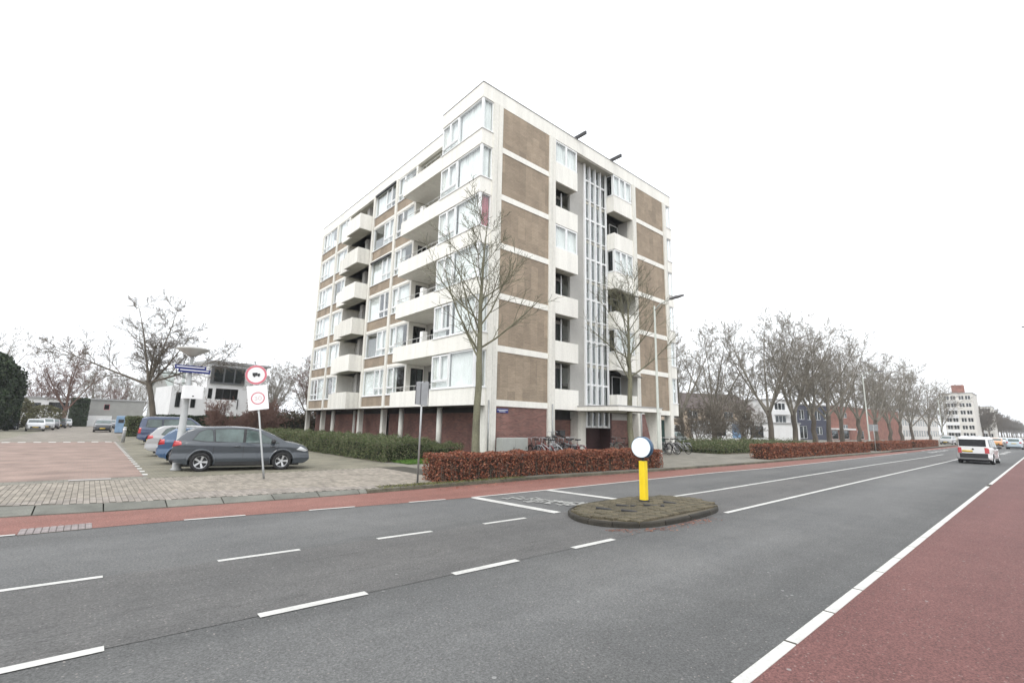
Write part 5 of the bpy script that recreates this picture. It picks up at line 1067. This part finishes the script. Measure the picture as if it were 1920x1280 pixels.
q = MB(); q.box(-.21, -.185, -.06, -.03, 2.42, 3.14); q.box(.185, .21, -.06, -.03, 2.36, 3.14); q.box(-.06, -.03, -.062, -.056, 2.42, 3.08); link('rim', q.mesh('rim', mat('dark_sign_rim', (.09, .09, .10), .5, .1, 5)), pl)
def tall_lamp(loc, rotz, label, h=8.3, arm=1.2):
    e = thing('street_lamp', loc, label, 'street lamp', rotz=rotz)
    link('post', MB().tube([(0, 0, 0), (0, 0, 1.2), (0, 0, 1.25), (0, 0, h-.1)], [.10, .10, .075, .045], 12).mesh('post', mat('lamp_post_green_grey', (.40, .42, .38), .6, .1, 2), True), e)
    link('arm', MB().tube([(0, 0, h-.35), (0, -.35, h-.05), (0, -arm, h+.12)], [.04, .035, .03], 8).mesh('arm', mat('lamp_post_green_grey', (0, 0, 0)), True), e)
    q = MB(); q.v += [(-.10, -arm+.05, h+.07), (.10, -arm+.05, h+.07), (.13, -arm-.35, h+.10), (.06, -arm-.72, h+.14), (-.06, -arm-.72, h+.14), (-.13, -arm-.35, h+.10), (-.07, -arm+.05, h+.16), (.07, -arm+.05, h+.16), (.09, -arm-.35, h+.21), (.04, -arm-.70, h+.20), (-.04, -arm-.70, h+.20), (-.09, -arm-.35, h+.21)]
    q.f += [(0, 5, 4, 3, 2, 1), (6, 7, 8, 9, 10, 11)]+[(i, (i+1) % 6, 6+[1, 2, 3, 4, 5, 0][i], 6+i) for i in range(6)]
    q.f = [q.f[0], q.f[1], (0, 1, 7, 6), (1, 2, 8, 7), (2, 3, 9, 8), (3, 4, 10, 9), (4, 5, 11, 10), (5, 0, 6, 11)]
    link('lamp_head', q.mesh('lamp_head', mat('lamp_head', (.12, .12, .125), .5, .1, 5)), e); return e
tall_lamp((21.3, 12.95, GZ), 0, 'tall street lamp at the end of the first red hedge', 8.2, .95)
tall_lamp((64, 13.2, GZ), 0, 'tall street lamp standing behind the second red hedge', 8.3)
tall_lamp((42.3, -1.6, .06), R_(180), 'street lamp across the road beside the red cycle path', 8.3, 1.3)
tall_lamp((118, 13.2, GZ), 0, 'far street lamp among the bare trees by the last red hedge', 8.3)
e = thing('road_sign', (58.8, 11.7, GZ), 'small grey blank sign on a post in the gap between two red hedges', 'road sign'); link('pole', MB().tube([(0, 0, 0), (0, 0, 2.6)], .035, 8).mesh('pole', M_galv, True), e)
o = link('panel', MB().box(-.02, 0, -.38, .38, 2.0, 2.65).mesh('panel', M_greybk), e)
uc = thing('utility_cabinet', (17.35, 19.45, GZ), 'grey utility cabinet standing against the brick wall by the corner column', 'cabinet')
gc = mat('cabinet_grey', (.33, .34, .32), .7, .08, 2); link('body', MB().bev(-.92, .92, -.25, .25, 0, 1.17, .03).mesh('body', gc), uc)
for x0, x1 in ((-.88, -.01), (.01, .88)): o = link('door', MB().box(x0, x1, -.262, -.252, .08, 1.1).mesh('door', gc), uc); link('handle', MB().box(x1-.12, x1-.08, -.28, -.262, .55, .68).mesh('handle', M_dark), o)
for x, y, h, lb in ((2.15, 46.1, 1.15, 'grey marker post at the corner of the brick plateau'), (3.3, 128, 2.4, 'far grey pole in front of the garage')):
    e = thing('marker_post', (x, y, GZ), lb, 'post'); link('post', MB().tube([(0, 0, 0), (0, 0, h*.95), (0, 0, h)], [.11, .11, .07], 12).mesh('post', M_post, True), e); link('band', MB().tube([(0, 0, h*.8), (0, 0, h*.86)], .114, 12).mesh('band', M_signw, True), e)
e = thing('recycling_cabinet', (2.95, 73.5, GZ), 'pale blue upright cabinet standing beside the black car', 'cabinet'); link('body', MB().bev(-.45, .45, -.45, .45, .1, 2.0, .08).mesh('body', mat('pale_blue_metal', (.20, .31, .45), .5, .1, 3)), e); link('plinth', MB().box(-.40, .40, -.40, .40, 0, .1).mesh('plinth', M_dark), e); link('hatch', MB().box(-.25, .25, -.47, -.45, 1.2, 1.6).mesh('hatch', M_dark), e)
# ------------------------------------------------------------------ background buildings
def facade(q, w_, h_, holes, y=0., rev=.15):
    """front wall with real window openings and reveals"""
    xs_ = sorted({0, w_} | {v for a in holes for v in a[:2]}); zs_ = sorted({0, h_} | {v for a in holes for v in a[2:4]})
    for a, b in zip(xs_, xs_[1:]):
        for c, d in zip(zs_, zs_[1:]):
            mx_, mz = (a+b)/2, (c+d)/2
            if not any(h[0] < mx_ < h[1] and h[2] < mz < h[3] for h in holes): q.poly([(a, y, c), (b, y, c), (b, y, d), (a, y, d)])
    for x0, x1, z0, z1 in [h[:4] for h in holes]:
        q.poly([(x0, y, z0), (x1, y, z0), (x1, y+rev, z0), (x0, y+rev, z0)]); q.poly([(x0, y, z1), (x0, y+rev, z1), (x1, y+rev, z1), (x1, y, z1)])
        q.poly([(x0, y, z0), (x0, y+rev, z0), (x0, y+rev, z1), (x0, y, z1)]); q.poly([(x1, y, z0), (x1, y, z1), (x1, y+rev, z1), (x1, y+rev, z0)])
def building(name, p1, p2, depth, h_, wins, wallm, label, cat='house', framem=None, roofm=None, roof='flat', overhang=.2, split=2, extra=None, sidewins=()):
    """front runs from p1 (left) to p2 (right) as seen from the road; wins: (x0,x1,z0,z1) in metres along the front"""
    a = math.atan2(p2[1]-p1[1], p2[0]-p1[0]); w_ = math.hypot(p2[0]-p1[0], p2[1]-p1[1]); e = thing(name, (p1[0], p1[1], GZ), label, cat, rotz=a); framem = framem or M_frame; roofm = roofm or cop
    q = MB(); facade(q, w_, h_, wins); q.poly([(0, 0, 0), (0, 0, h_), (0, depth, h_), (0, depth, 0)]); q.poly([(w_, 0, 0), (w_, depth, 0), (w_, depth, h_), (w_, 0, h_)]); q.poly([(0, depth, 0), (0, depth, h_), (w_, depth, h_), (w_, depth, 0)])
    if roof == 'gable':
        q.poly([(0, 0, h_), (0, depth/2, h_+depth*.32), (0, depth, h_)]); q.poly([(w_, 0, h_), (w_, depth, h_), (w_, depth/2, h_+depth*.32)])
    link('wall', q.mesh('wall', wallm), e)
    link('interior', MB().box(.1, w_-.1, .5, .6, .05, h_-.1).mesh('interior', M_coredk), e)
    if roof == 'flat': link('roof', MB().box(-overhang, w_+overhang, -overhang, depth+overhang, h_+.002, h_+.28).mesh('roof', roofm), e)
    else:
        r = MB(); o_ = overhang; k = .32*depth; t = .12
        r.v += [(-o_, -o_, h_-o_*.64), (w_+o_, -o_, h_-o_*.64), (w_+o_, depth/2, h_+k), (-o_, depth/2, h_+k), (w_+o_, depth+o_, h_-o_*.64), (-o_, depth+o_, h_-o_*.64)]; r.v += [(x, y, z+t) for x, y, z in r.v]
        r.f += [(6, 7, 8, 9), (9, 8, 10, 11), (0, 3, 2, 1), (3, 5, 4, 2), (0, 1, 7, 6), (5, 11, 10, 4), (0, 6, 9, 3), (3, 9, 11, 5), (1, 2, 8, 7), (2, 4, 10, 8)]; link('roof', r.mesh('roof', roofm), e)
    for wn in wins:
        x0, x1, z0, z1 = wn[:4]; n = wn[4] if len(wn) > 4 else split; t = .06; q = MB(); cw = (x1-x0)/n
        for i in range(n):
            c0, c1 = x0+cw*i, x0+cw*(i+1); q.box(c0, c0+t, .06, .13, z0, z1); q.box(c1-t, c1, .06, .13, z0, z1); q.box(c0+t, c1-t, .06, .13, z0, z0+t); q.box(c0+t, c1-t, .06, .13, z1-t, z1)
        fo = link('window', q.mesh('window', framem), e)
        for i in range(n): link('pane', pane_mesh(cw-2*t+.01, z1-z0-2*t+.01, M_glassd), fo, (x0+cw*i+t-.005, .095, z0+t-.005))
    if extra: extra(e, w_, h_)
    return e
M_wht = mat('white_render', (.70, .70, .70), .8, .05, .6, .04, 6); M_beige = mat('beige_render', (.42, .34, .26), .85, .12, .8, .1, 5); M_bluew = mat('blue_panel', (.05, .055, .085), .6, .12, 2); M_brk = brickmat('far_brick', (.27, .10, .075), (.31, .12, .09), (.24, .15, .12), axis='S'); M_roofd = mat('dark_roof', (.09, .07, .065), .9, .2, 1.5)
M_greyg = mat('grey_cladding', (.30, .30, .285), .85, .08, .7)
# modern white house behind the parking bays
def white_house(e, w_, h_):
    link('terrace_wall', MB().box(-3.6, 0, .02, 7, 0, 5.75).mesh('terrace_wall', M_wht), e); o = link('dark_bay', MB().box(.30, 4.3, -.22, .02, 6.35, 8.55).mesh('dark_bay', mat('zinc_bay', (.10, .105, .11), .5, .1, 2)), e)
    for i in range(3): link('pane', pane_mesh(1.05, 1.8, M_glassd), o, (.62+i*1.25, -.24, 6.55))
    link('chimney', MB().box(-2.6, -1.9, 3, 3.7, 5.75, 7.4).mesh('chimney', M_wht), e); link('rain_pipe', MB().box(3.75, 3.85, -.08, -.01, 3.2, 4.5).mesh('rain_pipe', M_dark), e)
    for x0 in (-3.1, -1.5): f = link('window', MB().box(x0, x0+.5, -.03, .05, 3.2, 5.0).mesh('window', M_dark), e); link('pane', pane_mesh(.40, 1.65, M_glassd), f, (x0+.05, -.04, 3.28))
building('white_house', (10.6, 70), (17.6, 71), 9, 8.95, [(1.1, 3.75, 4.35, 5.75, 3), (-.0+.25, .75, 4.4, 5.7, 1), (.3, 1.9, 1.9, 2.9, 1)], M_wht, 'modern white house with dark window bay under a flat roof behind the parked cars', framem=M_dark, extra=white_house, overhang=.35)
building('garage', (-1.6, 126), (8.5, 127.5), 8, 5.2, [(3.7, 4.6, 3.3, 4.4, 1)], M_greyg, 'wide grey garage building closing the end of the side street', 'garage', framem=M_signr, extra=lambda e, w_, h_: link('garage_door', MB().box(.3, 5.2, -.05, .02, 0, 2.1).mesh('garage_door', M_wht), e))
building('low_house', (-10, 122), (-2.6, 123), 8, 5.0, [(4.2, 7.0, 2.6, 4.4, 3), (.6, 3.2, 2.6, 4.2, 2)], M_wht, 'low white house with a dark strip window at the far end of the side street', framem=M_dark)
building('stone_house', (8.2, 84), (13, 85), 8, 6.2, [(.8, 2.2, 2.6, 4.6, 2), (2.9, 4.2, 2.6, 4.6, 2)], M_greyg, 'narrow grey house with pale gabled roof behind the leaning tree', roof='gable', roofm=mat('pale_roof', (.30, .33, .31), .8, .1, 1))
gw_ = thing('garden_wall', (5.2, 63, GZ), 'dark boarded garden fence behind the parked dark blue van', 'fence', rotz=R_(4)); pm = MB().bev(.01, .19, -.012, .012, .05, 1.95, .004).mesh('board', mat('fence_board', (.05, .045, .04), .8, .25, 4))
for i in range(50): link('board', pm, gw_, (i*.2, 0, 0))
for i in range(6): link('post', MB().box(i*2-.05, i*2+.05, .02, .12, 0, 2.05).mesh('post', M_dark), gw_)
# right-hand side of the road, behind the tree row
building('beige_house', (88, 52), (107, 42.5), 10, 6.4, [(1+i*4.4, 3.4+i*4.4, 4.0, 5.6, 2) for i in range(5)]+[(1, 3.6, .6, 2.6), (6, 9, .6, 2.6), (11, 13, .5, 2.6)], M_beige, 'beige house with dark eaves behind the broad brown shrub', roof='gable', roofm=M_roofd, overhang=.6)
building('corner_shop', (88.5, 42.5), (107.5, 33.5), 6, 3.2, [(1, 3.2, .7, 2.5, 1), (8.8, 12, .4, 2.7, 3)], M_wht, 'low white annex with blue door behind the planting bed', 'shop', framem=M_bluew, extra=lambda e, w_, h_: link('blue_board', MB().box(4.6, 7.2, -.06, .02, .3, 2.9).mesh('blue_board', mat('light_blue_board', (.16, .27, .42), .5, .1, 2)), e))
building('white_flats', (109.8, 39.2), (117, 36.9), 9, 8.4, [(.8, 4.2, 6.3, 7.8, 3), (.8, 4.2, 3.6, 5.1, 3), (.8, 4.2, 1.0, 2.3, 2), (5.6, 7.8, 3.6, 5.1, 2)], M_wht, 'white three storey building with balconies among the bare trees', 'building', extra=lambda e, w_, h_: [link('balcony', MB().box(.4, 5.0, -1.0, .02, z, z+.95).mesh('balcony', M_wht), e) for z in (2.5, 5.25)])
building('blue_building', (117.2, 36.8), (126.5, 33.7), 9, 7.6, [(.6+i*2.7, 2.3+i*2.7, 4.4, 6.6, 2) for i in range(4)]+[(.6, 2.9, .3, 3.0, 2), (6.2, 8.0, 1.2, 2.9, 2)], M_bluew, 'dark blue fronted building with white windows between the white flats and the brick hall', 'building')
building('brick_hall', (126.8, 33.6), (172, 28.2), 12, 7.9, [(6.0, 10.8, 5.2, 6.4, 4), (6.0, 10.8, 2.6, 3.6, 4), (1.5, 5, .2, 2.2, 1), (6.5, 11, .2, 2.2, 1), (16, 20, .2, 2.2, 2)], M_brk, 'long red brick hall with white roof edge and dark openings', 'building', roofm=M_wht, overhang=.15, extra=lambda e, w_, h_: link('canopy', MB().box(1, 12, -1.2, .02, 2.35, 2.7).mesh('canopy', M_wht), e))
hw = [(.7+i*2.2, 2.2+i*2.2, z, z+1.9, 2) for i in range(15) for z in (.9, 4.0)]
building('white_row_house', (174, 28.0), (206, 24.0), 9, 7.2, hw, mat('cream_white_render', (.62, .60, .57), .8, .06, 1), 'white row of houses with many tall windows beyond the brick hall', roof='gable', roofm=mat('grey_tile_roof', (.22, .22, .22), .9, .1, 2))
def tower(p1, p2, n, label, cap):
    w_ = math.hypot(p2[0]-p1[0], p2[1]-p1[1]); ws = [(x, x+1.5, 1.0+2.75*k, 2.5+2.75*k, 2) for k in range(n) for x in (.5, 2.3, 4.6, 6.4) if x+1.5 < w_]
    def ex(e, w_, h_):
        for k in range(1, n): link('balcony', MB().box(.3, w_*.48, -1.2, .02, 2.75*k-.3, 2.75*k+.7).mesh('balcony', M_wht), e)
        if cap: link('lift_house', MB().box(2.8, 6.2, 2, 6, h_+.28, h_+3.4).mesh('lift_house', M_brk), e)
    building('apartment_tower', p1, p2, 18, 2.75*n+.6, ws, mat('tower_white', (.60, .58, .54), .8, .06, .6), label, 'apartment building', extra=ex)
tower((245, 26.2), (245, 17.7), 6, 'distant six storey white flats with a red brick lift house on the roof', True)
tower((300, 20.6), (300, 16.2), 5, 'more distant white flats beyond the flats with the brick lift house', False)
# air: faint winter haze
hz = MB().box(-905, 2005, -905, 2005, -1, 26).build('haze', None); hz['kind'] = 'stuff'
hm = bpy.data.materials.new('haze_air'); hm.use_nodes = True; n = hm.node_tree; n.nodes.clear(); o_ = n.nodes.new('ShaderNodeOutputMaterial'); pvn = n.nodes.new('ShaderNodeVolumePrincipled')
pvn.inputs['Density'].default_value = .0004; pvn.inputs['Color'].default_value = (.95, .97, 1, 1); n.links.new(pvn.outputs[0], o_.inputs['Volume']); hz.data.materials.append(hm)
for o in bpy.data.objects:
    if '_w' in o: del o['_w']
